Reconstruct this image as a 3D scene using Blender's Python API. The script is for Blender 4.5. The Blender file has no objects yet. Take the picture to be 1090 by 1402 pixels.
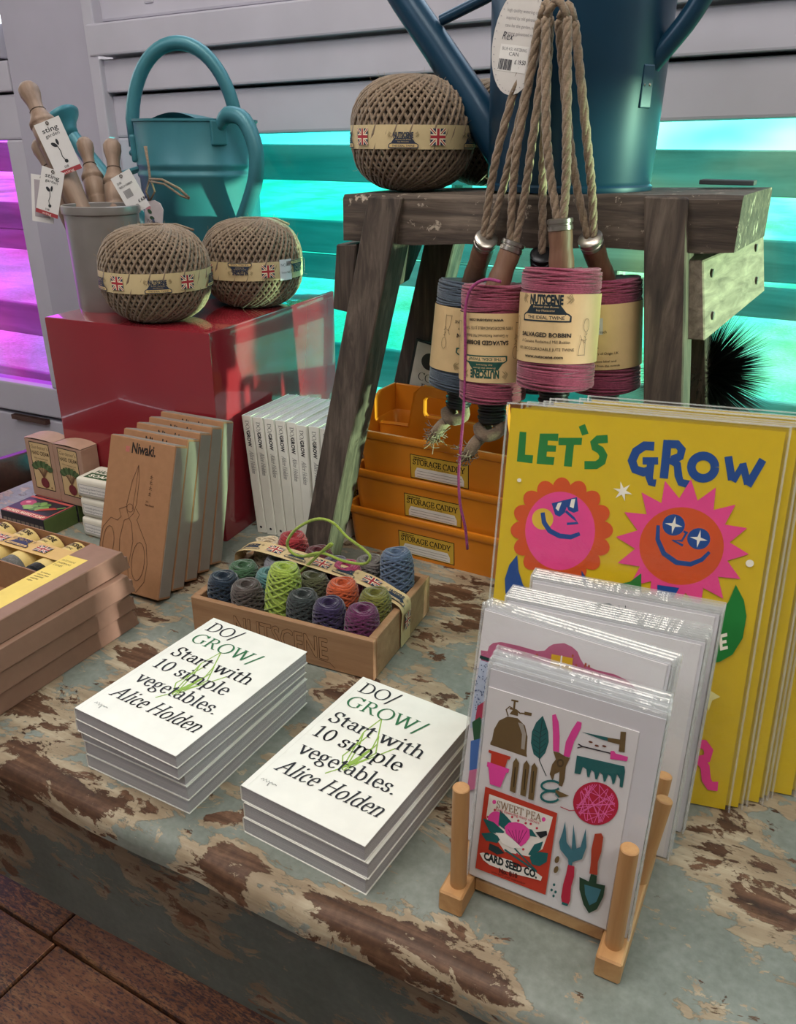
import bpy, bmesh, math, random
from mathutils import Vector, Matrix
random.seed(7)
R = math.radians

# ---------------------------------------------------------------- camera
FPX, CX, CY, PITCH, ROLL, CAMH = 1140.0, 545.0, 701.0, R(24.0), R(0.3), 0.478
_w = Vector((0, math.cos(PITCH), -math.sin(PITCH)))
_r0 = Vector((1, 0, 0)); _u0 = _r0.cross(_w)
_r = _r0 * math.cos(ROLL) + _u0 * math.sin(ROLL)
_u = _u0 * math.cos(ROLL) - _r0 * math.sin(ROLL)
CAM = Vector((0, 0, CAMH))
scene = bpy.context.scene
COL = scene.collection
cd = bpy.data.cameras.new('camera'); cam = bpy.data.objects.new('camera', cd); COL.objects.link(cam)
cd.sensor_fit = 'HORIZONTAL'; cd.sensor_width = 36.0; cd.lens = 36.0 * FPX / 1090.0
cd.clip_start = 0.02; cd.clip_end = 200
m3 = Matrix((_r, _u, -_w)).transposed()
cam.matrix_world = Matrix.Translation(CAM) @ m3.to_4x4()
scene.camera = cam

def ray(px, py): return _w + _r * ((px - CX) / FPX) - _u * ((py - CY) / FPX)
def at_plane(px, py, p0, n):
    d = ray(px, py); n = Vector(n); return CAM + d * ((Vector(p0) - CAM).dot(n) / d.dot(n))
def at_z(px, py, z=0.0): return at_plane(px, py, (0, 0, z), (0, 0, 1))
def at_d(px, py, d): return CAM + ray(px, py) * d

# display frame: E runs along the bench, N towards the window wall
YAW = R(-27.0)
E3 = Vector((math.cos(YAW), math.sin(YAW), 0)); N3 = Vector((-math.sin(YAW), math.cos(YAW), 0))
def EN(e, n, z=0.0): return E3 * e + N3 * n + Vector((0, 0, z))
def px_n(px, py, n): return at_plane(px, py, N3 * n, N3)

# ---------------------------------------------------------------- light
scene.view_settings.view_transform = 'Standard'; scene.view_settings.look = 'None'
scene.cycles.transparent_max_bounces = 64
scene.view_settings.exposure = 0.0; scene.view_settings.gamma = 1.0
scene.view_settings.use_curve_mapping = False
world = bpy.data.worlds.new('sky'); scene.world = world; world.use_nodes = True
bg = world.node_tree.nodes['Background']; bg.inputs[0].default_value = (0.80, 0.90, 1.0, 1); bg.inputs[1].default_value = 3.6
sd = bpy.data.lights.new('sun', 'SUN'); sd.energy = 11.0; sd.angle = R(2.0); sd.color = (1.0, 0.96, 0.88)
sun = bpy.data.objects.new('sun', sd); COL.objects.link(sun)
sun.rotation_euler = (E3 * 0.93 + N3 * 0.165 + Vector((0, 0, 0.018))).to_track_quat('Z', 'Y').to_euler()
def area(name, loc, target, size, energy, color):
    l = bpy.data.lights.new(name, 'AREA'); l.shape = 'RECTANGLE'; l.size, l.size_y = size; l.energy = energy; l.color = color
    o = bpy.data.objects.new(name, l); COL.objects.link(o); o.location = loc
    o.rotation_euler = (Vector(loc) - Vector(target)).to_track_quat('Z', 'Y').to_euler(); return o
area('overhead_fill', EN(-0.55, 0.30, 1.75), EN(-0.35, 0.6, 0), (1.1, 0.35), 15, (1.0, 0.93, 0.84))  # unseen area light added overhead for the soft room light from above
area('overhead_fill', EN(0.75, -0.35, 1.78), EN(0.1, 0.6, 0), (1.1, 0.35), 13, (1.0, 0.94, 0.87))  # unseen area light added on the camera side as fill
area('overhead_fill', EN(-1.4, -0.9, 1.78), EN(-0.8, 0.6, 0.2), (1.1, 0.35), 12, (0.96, 0.95, 1.0))  # another unseen fill light, added to lighten surfaces facing the camera

# ---------------------------------------------------------------- materials
def lin(h):
    h = h.lstrip('#'); o = []
    for i in (0, 2, 4):
        c = int(h[i:i+2], 16) / 255; o.append(c / 12.92 if c <= 0.04045 else ((c + 0.055) / 1.055) ** 2.4)
    return (*o, 1.0)
MATS = {}
class NT:
    def __init__(s, name):
        s.m = bpy.data.materials.new(name); s.m.use_nodes = True; s.t = s.m.node_tree
        s.b = s.t.nodes['Principled BSDF']; s.out = s.t.nodes['Material Output']
    def n(s, typ, **kw):
        x = s.t.nodes.new(typ)
        for k, v in kw.items():
            if k.startswith('i_'): x.inputs[k[2:].replace('_', ' ')].default_value = v
            else: setattr(x, k, v)
        return x
    def l(s, a, b): s.t.links.new(a, b)
    def coords(s, scale=(1, 1, 1), rot=(0, 0, 0), kind='Object'):
        tc = s.n('ShaderNodeTexCoord'); mp = s.n('ShaderNodeMapping'); mp.inputs['Scale'].default_value = scale
        mp.inputs['Rotation'].default_value = rot
        s.l(tc.outputs[kind], mp.inputs['Vector']); return mp.outputs[0]
    def noise(s, vec, scale, detail=4, rough=0.55, dist=0.0):
        x = s.n('ShaderNodeTexNoise'); x.inputs['Scale'].default_value = scale; x.inputs['Detail'].default_value = detail
        x.inputs['Roughness'].default_value = rough; x.inputs['Distortion'].default_value = dist
        s.l(vec, x.inputs['Vector']); return x.outputs['Fac']
    def ramp(s, fac, stops, interp='LINEAR'):
        x = s.n('ShaderNodeValToRGB'); x.color_ramp.interpolation = interp; e = x.color_ramp.elements
        while len(e) < len(stops): e.new(0.5)
        for el, (p, c) in zip(e, stops): el.position = p; el.color = c if len(c) == 4 else (*c, 1)
        s.l(fac, x.inputs[0]); return x.outputs[0]
    def mix(s, fac, a, b):
        x = s.n('ShaderNodeMix', data_type='RGBA')
        if hasattr(fac, 'links'): s.l(fac, x.inputs[0])
        else: x.inputs[0].default_value = fac
        for v, i in ((a, 6), (b, 7)):
            if hasattr(v, 'links'): s.l(v, x.inputs[i])
            else: x.inputs[i].default_value = v
        return x.outputs[2]
    def math(s, op, a, b=0.0):
        x = s.n('ShaderNodeMath', operation=op)
        for v, i in ((a, 0), (b, 1)):
            if hasattr(v, 'links'): s.l(v, x.inputs[i])
            else: x.inputs[i].default_value = v
        return x.outputs[0]
    def bump(s, h, strength=0.3, dist=0.002):
        x = s.n('ShaderNodeBump'); x.inputs['Strength'].default_value = strength; x.inputs['Distance'].default_value = dist
        s.l(h, x.inputs['Height']); s.l(x.outputs[0], s.b.inputs['Normal'])
W_ = (1, 1, 1, 1); K_ = (0, 0, 0, 1)
def flat(hexc, rough=0.55, spec=0.4, metal=0.0, var=0.10, scale=60, coat=0.0, bump=0.0, key=''):
    k = ('flat', hexc, rough, spec, metal, var, scale, coat, bump, key)
    if k in MATS: return MATS[k]
    t = NT('paint_' + hexc.strip('#')); c = lin(hexc)
    v = t.coords(); nz = t.noise(v, scale, 3)
    dk = tuple(x * (1 - var) for x in c[:3]) + (1,); lt = tuple(min(1, x * (1 + var)) for x in c[:3]) + (1,)
    t.l(t.ramp(nz, [(0.3, dk), (0.7, lt)]), t.b.inputs['Base Color'])
    t.b.inputs['Roughness'].default_value = rough; t.b.inputs['Metallic'].default_value = metal
    t.b.inputs['Specular IOR Level'].default_value = spec; t.b.inputs['Coat Weight'].default_value = coat
    if bump: t.bump(nz, bump, 0.001)
    MATS[k] = t.m; return t.m
def wood(key, a, b, c, axis=0, scale=1.0, rough=0.6, wear=0.0, wearcol='#cfc4ae'):
    k = ('wood', key)
    if k in MATS: return MATS[k]
    t = NT(key); sc = [28 * scale] * 3; sc[axis] = 2.2 * scale
    v = t.coords(tuple(sc)); g = t.noise(v, 1.6, 8, 0.62, 0.6)
    sc2 = [120 * scale] * 3; sc2[axis] = 5 * scale; g2 = t.noise(t.coords(tuple(sc2)), 1.5, 4, 0.6)
    col = t.ramp(g, [(0.30, lin(a)), (0.5, lin(b)), (0.72, lin(c))])
    col = t.mix(t.math('MULTIPLY', g2, 0.45), col, lin(a))
    if wear:
        w = t.noise(t.coords((1, 1, 1)), 22 * scale, 10, 0.7, 0.3)
        col = t.mix(t.ramp(w, [(0.62 - wear * 0.1, K_), (0.66 - wear * 0.1, W_)]), col, lin(wearcol))
    t.l(col, t.b.inputs['Base Color']); t.b.inputs['Roughness'].default_value = rough
    t.bump(t.math('ADD', g, g2), 0.35, 0.0012)
    MATS[k] = t.m; return t.m
def twine_mat(hexc, hair=0.25):
    k = ('twine', hexc)
    if k in MATS: return MATS[k]
    t = NT('twine_' + hexc.strip('#')); c = lin(hexc); v = t.coords((1, 1, 1.6))
    nz = t.noise(v, 420, 3, 0.7); n2 = t.noise(v, 60, 3)
    f = t.math('ADD', t.math('MULTIPLY', nz, 0.6), t.math('MULTIPLY', n2, 0.4))
    t.l(t.ramp(f, [(0.3, tuple(x * 0.55 for x in c[:3])), (0.5, c), (0.72, tuple(min(1, x * 1.45 + 0.01) for x in c[:3]))]), t.b.inputs['Base Color'])
    t.b.inputs['Roughness'].default_value = 0.9; t.b.inputs['Specular IOR Level'].default_value = 0.15
    t.b.inputs['Sheen Weight'].default_value = hair; t.bump(nz, 0.6, 0.0008)
    MATS[k] = t.m; return t.m
def sleeve_mat():
    if 'sleeve' in MATS: return MATS['sleeve']
    t = NT('clear_sleeve'); t.t.nodes.remove(t.b)
    tr = t.n('ShaderNodeBsdfTransparent'); gl = t.n('ShaderNodeBsdfGlossy'); gl.inputs['Roughness'].default_value = 0.09
    tr.inputs[0].default_value = (0.992, 0.993, 0.992, 1)
    v = t.coords(); nz = t.noise(v, 28, 4, 0.6, 0.8)
    bp = t.n('ShaderNodeBump'); bp.inputs['Strength'].default_value = 0.5; bp.inputs['Distance'].default_value = 0.002
    t.l(nz, bp.inputs['Height']); t.l(bp.outputs[0], gl.inputs['Normal'])
    mx = t.n('ShaderNodeMixShader'); mx.inputs[0].default_value = 0.06; t.l(tr.outputs[0], mx.inputs[1]); t.l(gl.outputs[0], mx.inputs[2])
    t.l(mx.outputs[0], t.out.inputs[0]); MATS['sleeve'] = t.m; return t.m
def film_mat(key, c1, c2, c3, scale=3.0, slope=0.0, shift=0.0):
    if key in MATS: return MATS[key]
    t = NT(key); t.t.nodes.remove(t.b)
    tr = t.n('ShaderNodeBsdfTransparent'); gl = t.n('ShaderNodeBsdfGlossy'); gl.inputs['Roughness'].default_value = 0.05
    nz = t.noise(t.coords((1, 1, 1.8)), scale, 3, 0.5, 0.6)
    sx = t.n('ShaderNodeSeparateXYZ'); tcx = t.n('ShaderNodeTexCoord'); t.l(tcx.outputs['Object'], sx.inputs[0])
    g = t.math('ADD', t.math('MULTIPLY', nz, 0.75), t.math('MULTIPLY', t.math('ADD', sx.outputs['X'], shift), slope))
    t.l(t.ramp(g, [(0.28, c1), (0.46, c2), (0.66, c3)]), tr.inputs[0])
    mx = t.n('ShaderNodeMixShader'); mx.inputs[0].default_value = 0.05
    t.l(tr.outputs[0], mx.inputs[1]); t.l(gl.outputs[0], mx.inputs[2]); t.l(mx.outputs[0], t.out.inputs[0])
    MATS[key] = t.m; return t.m

# ---------------------------------------------------------------- mesh helpers
class MB:
    def __init__(s): s.v = []; s.f = []; s.mi = []
    def add(s, vs, fs, mi=0):
        o = len(s.v); s.v += [tuple(v) for v in vs]; s.f += [tuple(i + o for i in f) for f in fs]; s.mi += [mi] * len(fs); return s
    def box(s, x0, x1, y0, y1, z0, z1, mi=0, M=None):
        vs = [Vector((x, y, z)) for z in (z0, z1) for y in (y0, y1) for x in (x0, x1)]
        if M is not None: vs = [M @ v for v in vs]
        return s.add(vs, [(0, 2, 3, 1), (4, 5, 7, 6), (0, 1, 5, 4), (2, 6, 7, 3), (0, 4, 6, 2), (1, 3, 7, 5)], mi)
    def hexa(s, bot, top, mi=0):
        n = len(bot)
        return s.add(list(bot) + list(top), [tuple(range(n - 1, -1, -1)), tuple(range(n, 2 * n))] + [(i, (i + 1) % n, n + (i + 1) % n, n + i) for i in range(n)], mi)
    def prism(s, pts, z0, z1, mi=0, M=None):
        b = [Vector((p[0], p[1], z0)) for p in pts]; t = [Vector((p[0], p[1], z1)) for p in pts]
        if M is not None: b = [M @ v for v in b]; t = [M @ v for v in t]
        return s.hexa(b, t, mi)
    def lathe(s, prof, seg=24, mi=0, M=None, close=False):
        vs = []; n = len(prof)
        for i in range(seg):
            a = 2 * math.pi * i / seg; c, sn = math.cos(a), math.sin(a)
            for r, z in prof:
                v = Vector((r * c, r * sn, z)); vs.append(M @ v if M is not None else v)
        fs = []
        for i in range(seg):
            j = (i + 1) % seg
            for k in range(n - 1): fs.append((i * n + k, j * n + k, j * n + k + 1, i * n + k + 1))
            if close: fs.append((i * n + n - 1, j * n + n - 1, j * n, i * n))
        s.add(vs, fs, mi)
        if not close:
            for k, rev in ((0, True), (n - 1, False)):
                if prof[k][0] > 1e-6:
                    ids = [len(s.v) - seg * n + i * n + k for i in range(seg)]
                    s.f.append(tuple(reversed(ids)) if rev else tuple(ids)); s.mi.append(mi)
        return s
    def tube(s, path, r, sides=6, mi=0, closed=False, caps=True):
        P = [Vector(p) for p in path]; n = len(P); rr = r if isinstance(r, (list, tuple)) else [r] * n
        vs = []; prev = None
        for i in range(n):
            a = P[(i - 1) % n] if (closed or i > 0) else P[0]; b = P[(i + 1) % n] if (closed or i < n - 1) else P[-1]
            t = (b - a); t = t.normalized() if t.length > 1e-9 else Vector((0, 0, 1))
            if prev is None: x = t.orthogonal().normalized()
            else:
                x = prev - t * prev.dot(t); x = x.normalized() if x.length > 1e-6 else t.orthogonal().normalized()
            prev = x; y = t.cross(x)
            for k in range(sides):
                an = 2 * math.pi * k / sides; vs.append(P[i] + (x * math.cos(an) + y * math.sin(an)) * rr[i])
        fs = []
        for i in range(n if closed else n - 1):
            j = (i + 1) % n
            for k in range(sides): fs.append((i * sides + k, i * sides + (k + 1) % sides, j * sides + (k + 1) % sides, j * sides + k))
        if caps and not closed: fs += [tuple(reversed(range(sides))), tuple((n - 1) * sides + k for k in range(sides))]
        return s.add(vs, fs, mi)
    def grid(s, rows, mi=0, cu=False):
        nr, nc = len(rows), len(rows[0]); vs = [p for r in rows for p in r]; fs = []
        for i in range(nr - 1):
            for j in range(nc if cu else nc - 1): fs.append((i * nc + j, i * nc + (j + 1) % nc, (i + 1) * nc + (j + 1) % nc, (i + 1) * nc + j))
        return s.add(vs, fs, mi)
    def mesh(s, name, mats, bevel=0.0, smooth=False, seg=2):
        me = bpy.data.meshes.new(name); me.from_pydata(s.v, [], s.f)
        for m in (mats if isinstance(mats, (list, tuple)) else [mats]): me.materials.append(m)
        for p, i in zip(me.polygons, s.mi): p.material_index = i
        if bevel:
            bm = bmesh.new(); bm.from_mesh(me)
            ed = [e for e in bm.edges if len(e.link_faces) == 2 and e.calc_face_angle(0) > 0.5]
            bmesh.ops.bevel(bm, geom=ed, offset=bevel, segments=seg, affect='EDGES', profile=0.6); bm.to_mesh(me); bm.free()
        if smooth:
            for p in me.polygons: p.use_smooth = True
            if smooth != 'all':
                me.update()
                try: me.set_sharp_from_angle(angle=R(40))
                except Exception: pass
        me.update(); return me
    def build(s, name, mats, parent=None, bevel=0.0, smooth=False, M=None, seg=2):
        return put(name, s.mesh(name, mats, bevel, smooth, seg), parent, M)
def put(name, me, parent=None, M=None):
    o = bpy.data.objects.new(name, me); COL.objects.link(o)
    if parent is not None: o.parent = parent
    if M is not None: o.matrix_basis = M
    return o
def tag(o, label, cat, group=None):
    o['label'] = label; o['category'] = cat
    if group: o['group'] = group
    return o
def thing(name, label, cat, M=None, group=None):
    o = bpy.data.objects.new(name, None); COL.objects.link(o); o.empty_display_size = 0.02
    if M is not None: o.matrix_world = M
    return tag(o, label, cat, group)
def struct(o): o['kind'] = 'structure'; return o
def stuff(o): o['kind'] = 'stuff'; return o
def dup(root, M, label, group=None):
    r = root.copy(); COL.objects.link(r); r.matrix_world = M; r['label'] = label
    if group: r['group'] = group
    for ch in root.children:
        c = ch.copy(); COL.objects.link(c); c.parent = r
        for g in ch.children:
            d = g.copy(); COL.objects.link(d); d.parent = c
    return r
def TR(x, y, z=0.0, yaw=0.0, lean=0.0, side=0.0):
    return Matrix.Translation((x, y, z)) @ Matrix.Rotation(yaw, 4, 'Z') @ Matrix.Rotation(-lean, 4, 'X') @ Matrix.Rotation(side, 4, 'Y')
def TE(e, n, z=0.0, yaw=0.0): p = EN(e, n, z); return TR(p.x, p.y, p.z, YAW + yaw)

# ---------------------------------------------------------------- lettering
_FC = {}
def sans(text, bold=0.0):
    k = (text, bold)
    if k in _FC: return _FC[k]
    c = bpy.data.curves.new('t', 'FONT'); c.body = text; c.size = 1.0; c.resolution_u = 2; c.offset = bold; c.fill_mode = 'FRONT'
    o = bpy.data.objects.new('t', c); me = bpy.data.meshes.new_from_object(o)
    vs = [(v.co.x, v.co.y) for v in me.vertices]; fs = [tuple(p.vertices) for p in me.polygons]
    bpy.data.objects.remove(o); bpy.data.curves.remove(c); bpy.data.meshes.remove(me)
    _FC[k] = (vs, fs); return vs, fs
def arc(cx, cy, rx, ry, a0, a1, n=10):
    return [(cx + rx * math.cos(R(a0 + (a1 - a0) * i / n)), cy + ry * math.sin(R(a0 + (a1 - a0) * i / n))) for i in range(n + 1)]
X, CAPH, ASC, DSC = 0.45, 0.68, 0.70, -0.2
def _sf(x, y, w=0.075): return [(x - w, y), (x + w, y)]
def _g():
    G = {}
    st = lambda x, y0, y1: [[(x, y0), (x, y1)]]
    G['D'] = (0.72, st(.14, 0, CAPH) + [_sf(.12, 0), _sf(.12, CAPH), [(.14, CAPH), (.3, CAPH)] + arc(.3, .34, .32, .34, 90, -90, 14) + [(.14, 0)]])
    G['O'] = (0.76, [arc(.38, .34, .31, .355, 0, 360, 24)])
    G['C'] = (0.68, [arc(.38, .34, .31, .355, 50, 310, 20), [(.6, .56), (.6, .7)]])
    G['G'] = (0.76, [arc(.38, .34, .31, .355, 50, 300, 20), [(.6, .56), (.6, .7)], [(.6, .08), (.6, .3)], _sf(.6, .3)])
    G['R'] = (0.68, st(.14, 0, CAPH) + [_sf(.13, 0), _sf(.12, CAPH), [(.14, CAPH), (.3, CAPH)] + arc(.3, .52, .17, .16, 90, -90, 10) + [(.14, .36)], [(.3, .36), (.55, 0), (.64, 0)]])
    G['P'] = (0.60, st(.14, 0, CAPH) + [_sf(.13, 0), _sf(.12, CAPH), [(.14, CAPH), (.3, CAPH)] + arc(.3, .51, .18, .17, 90, -90, 10) + [(.14, .34)]])
    G['W'] = (1.0, [[(.08, CAPH), (.3, 0), (.48, CAPH)], [(.48, CAPH), (.7, 0), (.9, CAPH)], _sf(.08, CAPH), _sf(.48, CAPH), _sf(.9, CAPH)])
    G['S'] = (0.52, [arc(.26, .52, .15, .165, 30, 250, 12) + arc(.25, .17, .17, .18, 80, -140, 12), [(.42, .52), (.42, .66)], [(.08, .02), (.08, .16)]])
    G['A'] = (0.70, [[(.08, 0), (.34, CAPH)], [(.34, CAPH), (.6, 0)], [(.18, .24), (.5, .24)], _sf(.08, 0), _sf(.6, 0)])
    G['H'] = (0.78, st(.15, 0, CAPH) + st(.62, 0, CAPH) + [[(.15, .35), (.62, .35)], _sf(.15, 0), _sf(.15, CAPH), _sf(.62, 0), _sf(.62, CAPH)])
    G['E'] = (0.60, st(.14, 0, CAPH) + [[(.06, CAPH), (.5, CAPH), (.5, .55)], [(.06, 0), (.53, 0), (.53, .14)], [(.14, .35), (.4, .35)], [(.4, .42), (.4, .28)]])
    G['T'] = (0.64, st(.32, 0, CAPH) + [[(.05, .54), (.06, CAPH), (.58, CAPH), (.59, .54)], _sf(.32, 0)])
    G['Y'] = (0.68, [[(.08, CAPH), (.34, .3), (.34, 0)], [(.34, .3), (.6, CAPH)], _sf(.08, CAPH), _sf(.6, CAPH), _sf(.34, 0)])
    G['N'] = (0.76, st(.14, 0, CAPH) + [[(.14, CAPH), (.6, 0)], [(.6, 0), (.6, CAPH)], _sf(.12, CAPH), _sf(.14, 0), _sf(.6, CAPH)])
    G['L'] = (0.56, st(.14, 0, CAPH) + [_sf(.13, CAPH), [(.06, 0), (.5, 0), (.5, .16)]])
    G['I'] = (0.34, st(.17, 0, CAPH) + [_sf(.17, 0), _sf(.17, CAPH)])
    G['B'] = (0.62, st(.14, 0, CAPH) + [_sf(.12, 0), _sf(.12, CAPH), [(.14, CAPH), (.28, CAPH)] + arc(.28, .525, .15, .155, 90, -90, 8) + [(.14, .37)], [(.28, .37)] + arc(.3, .185, .2, .185, 90, -90, 10) + [(.14, 0)]])
    G['a'] = (0.46, [[(.1, .36)] + arc(.21, .34, .12, .12, 160, 0, 8) + [(.33, .06), (.42, .02)], [(.33, .26)] + arc(.2, .13, .13, .125, 70, 300, 10) + [(.33, .1)]])
    G['b'] = (0.52, st(.12, 0.02, ASC) + [[(.04, ASC - .02), (.12, ASC)], [(.12, .3)] + arc(.27, .225, .17, .235, 140, -140, 14)])
    G['c'] = (0.43, [arc(.24, .225, .17, .235, 45, 320, 14), [(.35, .33), (.35, .4)]])
    G['d'] = (0.53, st(.4, 0.03, ASC) + [[(.32, ASC - .02), (.4, ASC)], [(.4, .02), (.48, .03)], [(.4, .36)] + arc(.24, .225, .17, .235, 50, 310, 14)])
    G['e'] = (0.45, [[(.08, .25), (.38, .25)] + arc(.23, .25, .15, .21, 0, 180, 10) + arc(.24, .22, .16, .23, 175, 320, 10)])
    G['g'] = (0.48, [arc(.21, .3, .13, .15, 0, 360, 14), [(.3, .42), (.42, .46)], [(.13, .18), (.1, .08), (.3, .04)] + arc(.25, -.09, .17, .12, 60, -240, 14)])
    G['h'] = (0.54, st(.12, 0, ASC) + [[(.04, ASC - .02), (.12, ASC)], _sf(.12, 0, .065), [(.12, .3)] + arc(.27, .3, .14, .155, 150, 0, 8) + [(.41, 0)], _sf(.41, 0, .065)])
    G['i'] = (0.27, st(.14, 0, X) + [[(.05, X - .02), (.14, X)], _sf(.14, 0, .065), [(.12, .64), (.15, .64)], [(.13, .61), (.14, .67)]])
    G['l'] = (0.27, st(.14, 0, ASC) + [[(.05, ASC - .02), (.14, ASC)], _sf(.14, 0, .065)])
    G['n'] = (0.54, st(.12, 0, X) + [[(.04, X - .02), (.12, X)], _sf(.12, 0, .065), [(.12, .3)] + arc(.27, .3, .14, .155, 150, 0, 8) + [(.41, 0)], _sf(.41, 0, .065)])
    G['m'] = (0.82, st(.12, 0, X) + [[(.04, X - .02), (.12, X)], _sf(.12, 0, .065), [(.12, .3)] + arc(.26, .3, .13, .155, 150, 0, 8) + [(.39, 0)], _sf(.39, 0, .065), [(.39, .3)] + arc(.54, .3, .14, .155, 150, 0, 8) + [(.68, 0)], _sf(.68, 0, .065)])
    G['o'] = (0.50, [arc(.25, .225, .18, .235, 0, 360, 18)])
    G['p'] = (0.53, st(.12, DSC, X) + [[(.04, X - .02), (.12, X)], _sf(.12, DSC, .07), [(.12, .3)] + arc(.27, .225, .18, .235, 140, -140, 14)])
    G['r'] = (0.38, st(.12, 0, X) + [[(.04, X - .02), (.12, X)], _sf(.12, 0, .07), [(.12, .28), (.2, .42), (.32, .43), (.33, .36)]])
    G['s'] = (0.38, [arc(.19, .34, .11, .11, 40, 250, 10) + arc(.18, .115, .12, .12, 80, -140, 10), [(.3, .34), (.3, .42)], [(.06, .03), (.06, .11)]])
    G['t'] = (0.34, [[(.15, .58), (.15, .1)] + arc(.24, .1, .09, .1, 180, 290, 6), [(.04, .44), (.3, .44)], [(.04, .44), (.15, .58)]])
    G['v'] = (0.48, [[(.06, X), (.24, 0)], [(.24, 0), (.42, X)], _sf(.07, X, .065), _sf(.41, X, .065)])
    G['w'] = (0.74, [[(.06, X), (.21, 0)], [(.21, 0), (.36, X)], [(.36, X), (.51, 0)], [(.51, 0), (.67, X)], _sf(.07, X, .065), _sf(.36, X, .06), _sf(.66, X, .065)])
    G['/'] = (0.40, [[(.04, -.14), (.36, .74)]])
    G['.'] = (0.24, [[(.1, .02), (.14, .02)], [(.12, 0), (.12, .045)]])
    G['1'] = (0.42, st(.22, 0, .66) + [[(.1, .58), (.22, .66)], _sf(.22, 0, .1)])
    G['0'] = (0.54, [arc(.27, .33, .18, .335, 0, 360, 20)])
    return G
GLY = _g()
def _hull(p):
    p = sorted(set(p))
    def half(q):
        o = []
        for a in q:
            while len(o) > 1 and (o[-1][0]-o[-2][0])*(a[1]-o[-2][1]) - (o[-1][1]-o[-2][1])*(a[0]-o[-2][0]) <= 0: o.pop()
            o.append(a)
        return o
    return half(p)[:-1] + half(p[::-1])[:-1]
def serif(text, nib=(0.047, 0.017), shear=0.0):
    k = ('serif', text, nib, shear)
    if k in _FC: return _FC[k]
    vs, fs = [], []; x = 0.0; an = R(12)
    nb = [(nib[0]*math.cos(R(a))*math.cos(an) - nib[1]*math.sin(R(a))*math.sin(an), nib[0]*math.cos(R(a))*math.sin(an) + nib[1]*math.sin(R(a))*math.cos(an)) for a in range(0, 360, 45)]
    for ch in text:
        if ch == ' ': x += 0.26; continue
        adv, strokes = GLY[ch]
        for s in strokes:
            for a, b in zip(s[:-1], s[1:]):
                h = _hull([(round(q[0]+d[0], 5), round(q[1]+d[1], 5)) for q in (a, b) for d in nb])
                o = len(vs); vs += [(x + p[0] + shear * p[1], p[1]) for p in h]; fs.append(tuple(range(o, o + len(h))))
        x += adv
    _FC[k] = (vs, fs); return vs, fs
class Art:
    """flat print: coloured shapes in u,v, later ones on top"""
    def __init__(s): s.items = []
    def raw(s, vs, fs, c, lay=None): s.items.append((vs, fs, c, lay)); return s
    def poly(s, pts, c): return s.raw(list(pts), [tuple(range(len(pts)))], c)
    def rect(s, x0, y0, x1, y1, c): return s.poly([(x0, y0), (x1, y0), (x1, y1), (x0, y1)], c)
    def ell(s, cx, cy, rx, ry, c, n=24, rot=0):
        cr, sr = math.cos(R(rot)), math.sin(R(rot))
        return s.poly([(cx + rx*math.cos(t)*cr - ry*math.sin(t)*sr, cy + rx*math.cos(t)*sr + ry*math.sin(t)*cr) for t in [2*math.pi*i/n for i in range(n)]], c)
    def stroke(s, pts, w, c, closed=False):
        vs, fs = [], []; P = list(pts) + ([pts[0]] if closed else [])
        ws = w if isinstance(w, (list, tuple)) else [w] * len(P)
        for i, p in enumerate(P):
            a = P[max(0, i-1)]; b = P[min(len(P)-1, i+1)]; dx, dy = b[0]-a[0], b[1]-a[1]; l = math.hypot(dx, dy) or 1
            nx, ny = -dy/l*ws[i]/2, dx/l*ws[i]/2; vs += [(p[0]+nx, p[1]+ny), (p[0]-nx, p[1]-ny)]
        fs = [(2*i, 2*i+2, 2*i+3, 2*i+1) for i in range(len(P)-1)]
        return s.raw(vs, fs, c)
    def text(s, t, x, y, size=None, c='#111111', width=None, bold=0.0, kind='sans', align='l', shear=0.0, rot=0.0, flip=1, sy=None, nib=(0.047, 0.017)):
        vs, fs = sans(t, bold) if kind == 'sans' else serif(t, nib)
        x0 = min(v[0] for v in vs); x1 = max(v[0] for v in vs); sx = size or 1
        if width: sx = width / (x1 - x0)
        sv = sy if sy else (size if size else sx)
        w = (x1 - x0) * sx; off = {'l': 0, 'c': -w/2, 'r': -w}[align]; cr, sr = math.cos(R(rot)), math.sin(R(rot)); o = []
        for a, b in vs:
            u = (a - x0) * sx + shear * b * sv + off; v = b * sv * flip; o.append((x + u*cr - v*sr, y + u*sr + v*cr))
        return s.raw(o, fs, c)
    def mesh(s, name, mapf, step=0.00006, base=0.0001, du=None, rough=0.6, spec=0.3):
        bm = bmesh.new(); mats = []; fi = []; lay = bm.verts.layers.float.new('lay')
        for i, (vs, fs, c, _) in enumerate(s.items):
            if c not in mats: mats.append(c)
            mi = mats.index(c); bv = []
            for v in vs:
                q = bm.verts.new((v[0], v[1], 0)); q[lay] = base + i * step; bv.append(q)
            for f in fs:
                try: fc = bm.faces.new([bv[k] for k in f]); fc.material_index = mi
                except ValueError: pass
        if du:
            us = [v.co.x for v in bm.verts]; k = math.ceil(min(us) / du)
            while k * du < max(us):
                bmesh.ops.bisect_plane(bm, geom=bm.verts[:] + bm.edges[:] + bm.faces[:], plane_co=(k*du, 0, 0), plane_no=(1, 0, 0)); k += 1
        for v in bm.verts: v.co = mapf(v.co.x, v.co.y, v[lay])
        me = bpy.data.meshes.new(name); bm.to_mesh(me); bm.free()
        for c in mats: me.materials.append(flat(c, rough, spec, var=0.05, key='ink'))
        return me
    def build(s, name, parent, mapf, **kw): return stuff(put(name, s.mesh(name, mapf, **kw), parent))
def m_top(z): return lambda u, v, l: Vector((u, v, z + l))
def m_front(y=0.0): return lambda u, v, l: Vector((u, y - l, v))
def m_right(x): return lambda u, v, l: Vector((x + l, u, v))
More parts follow.
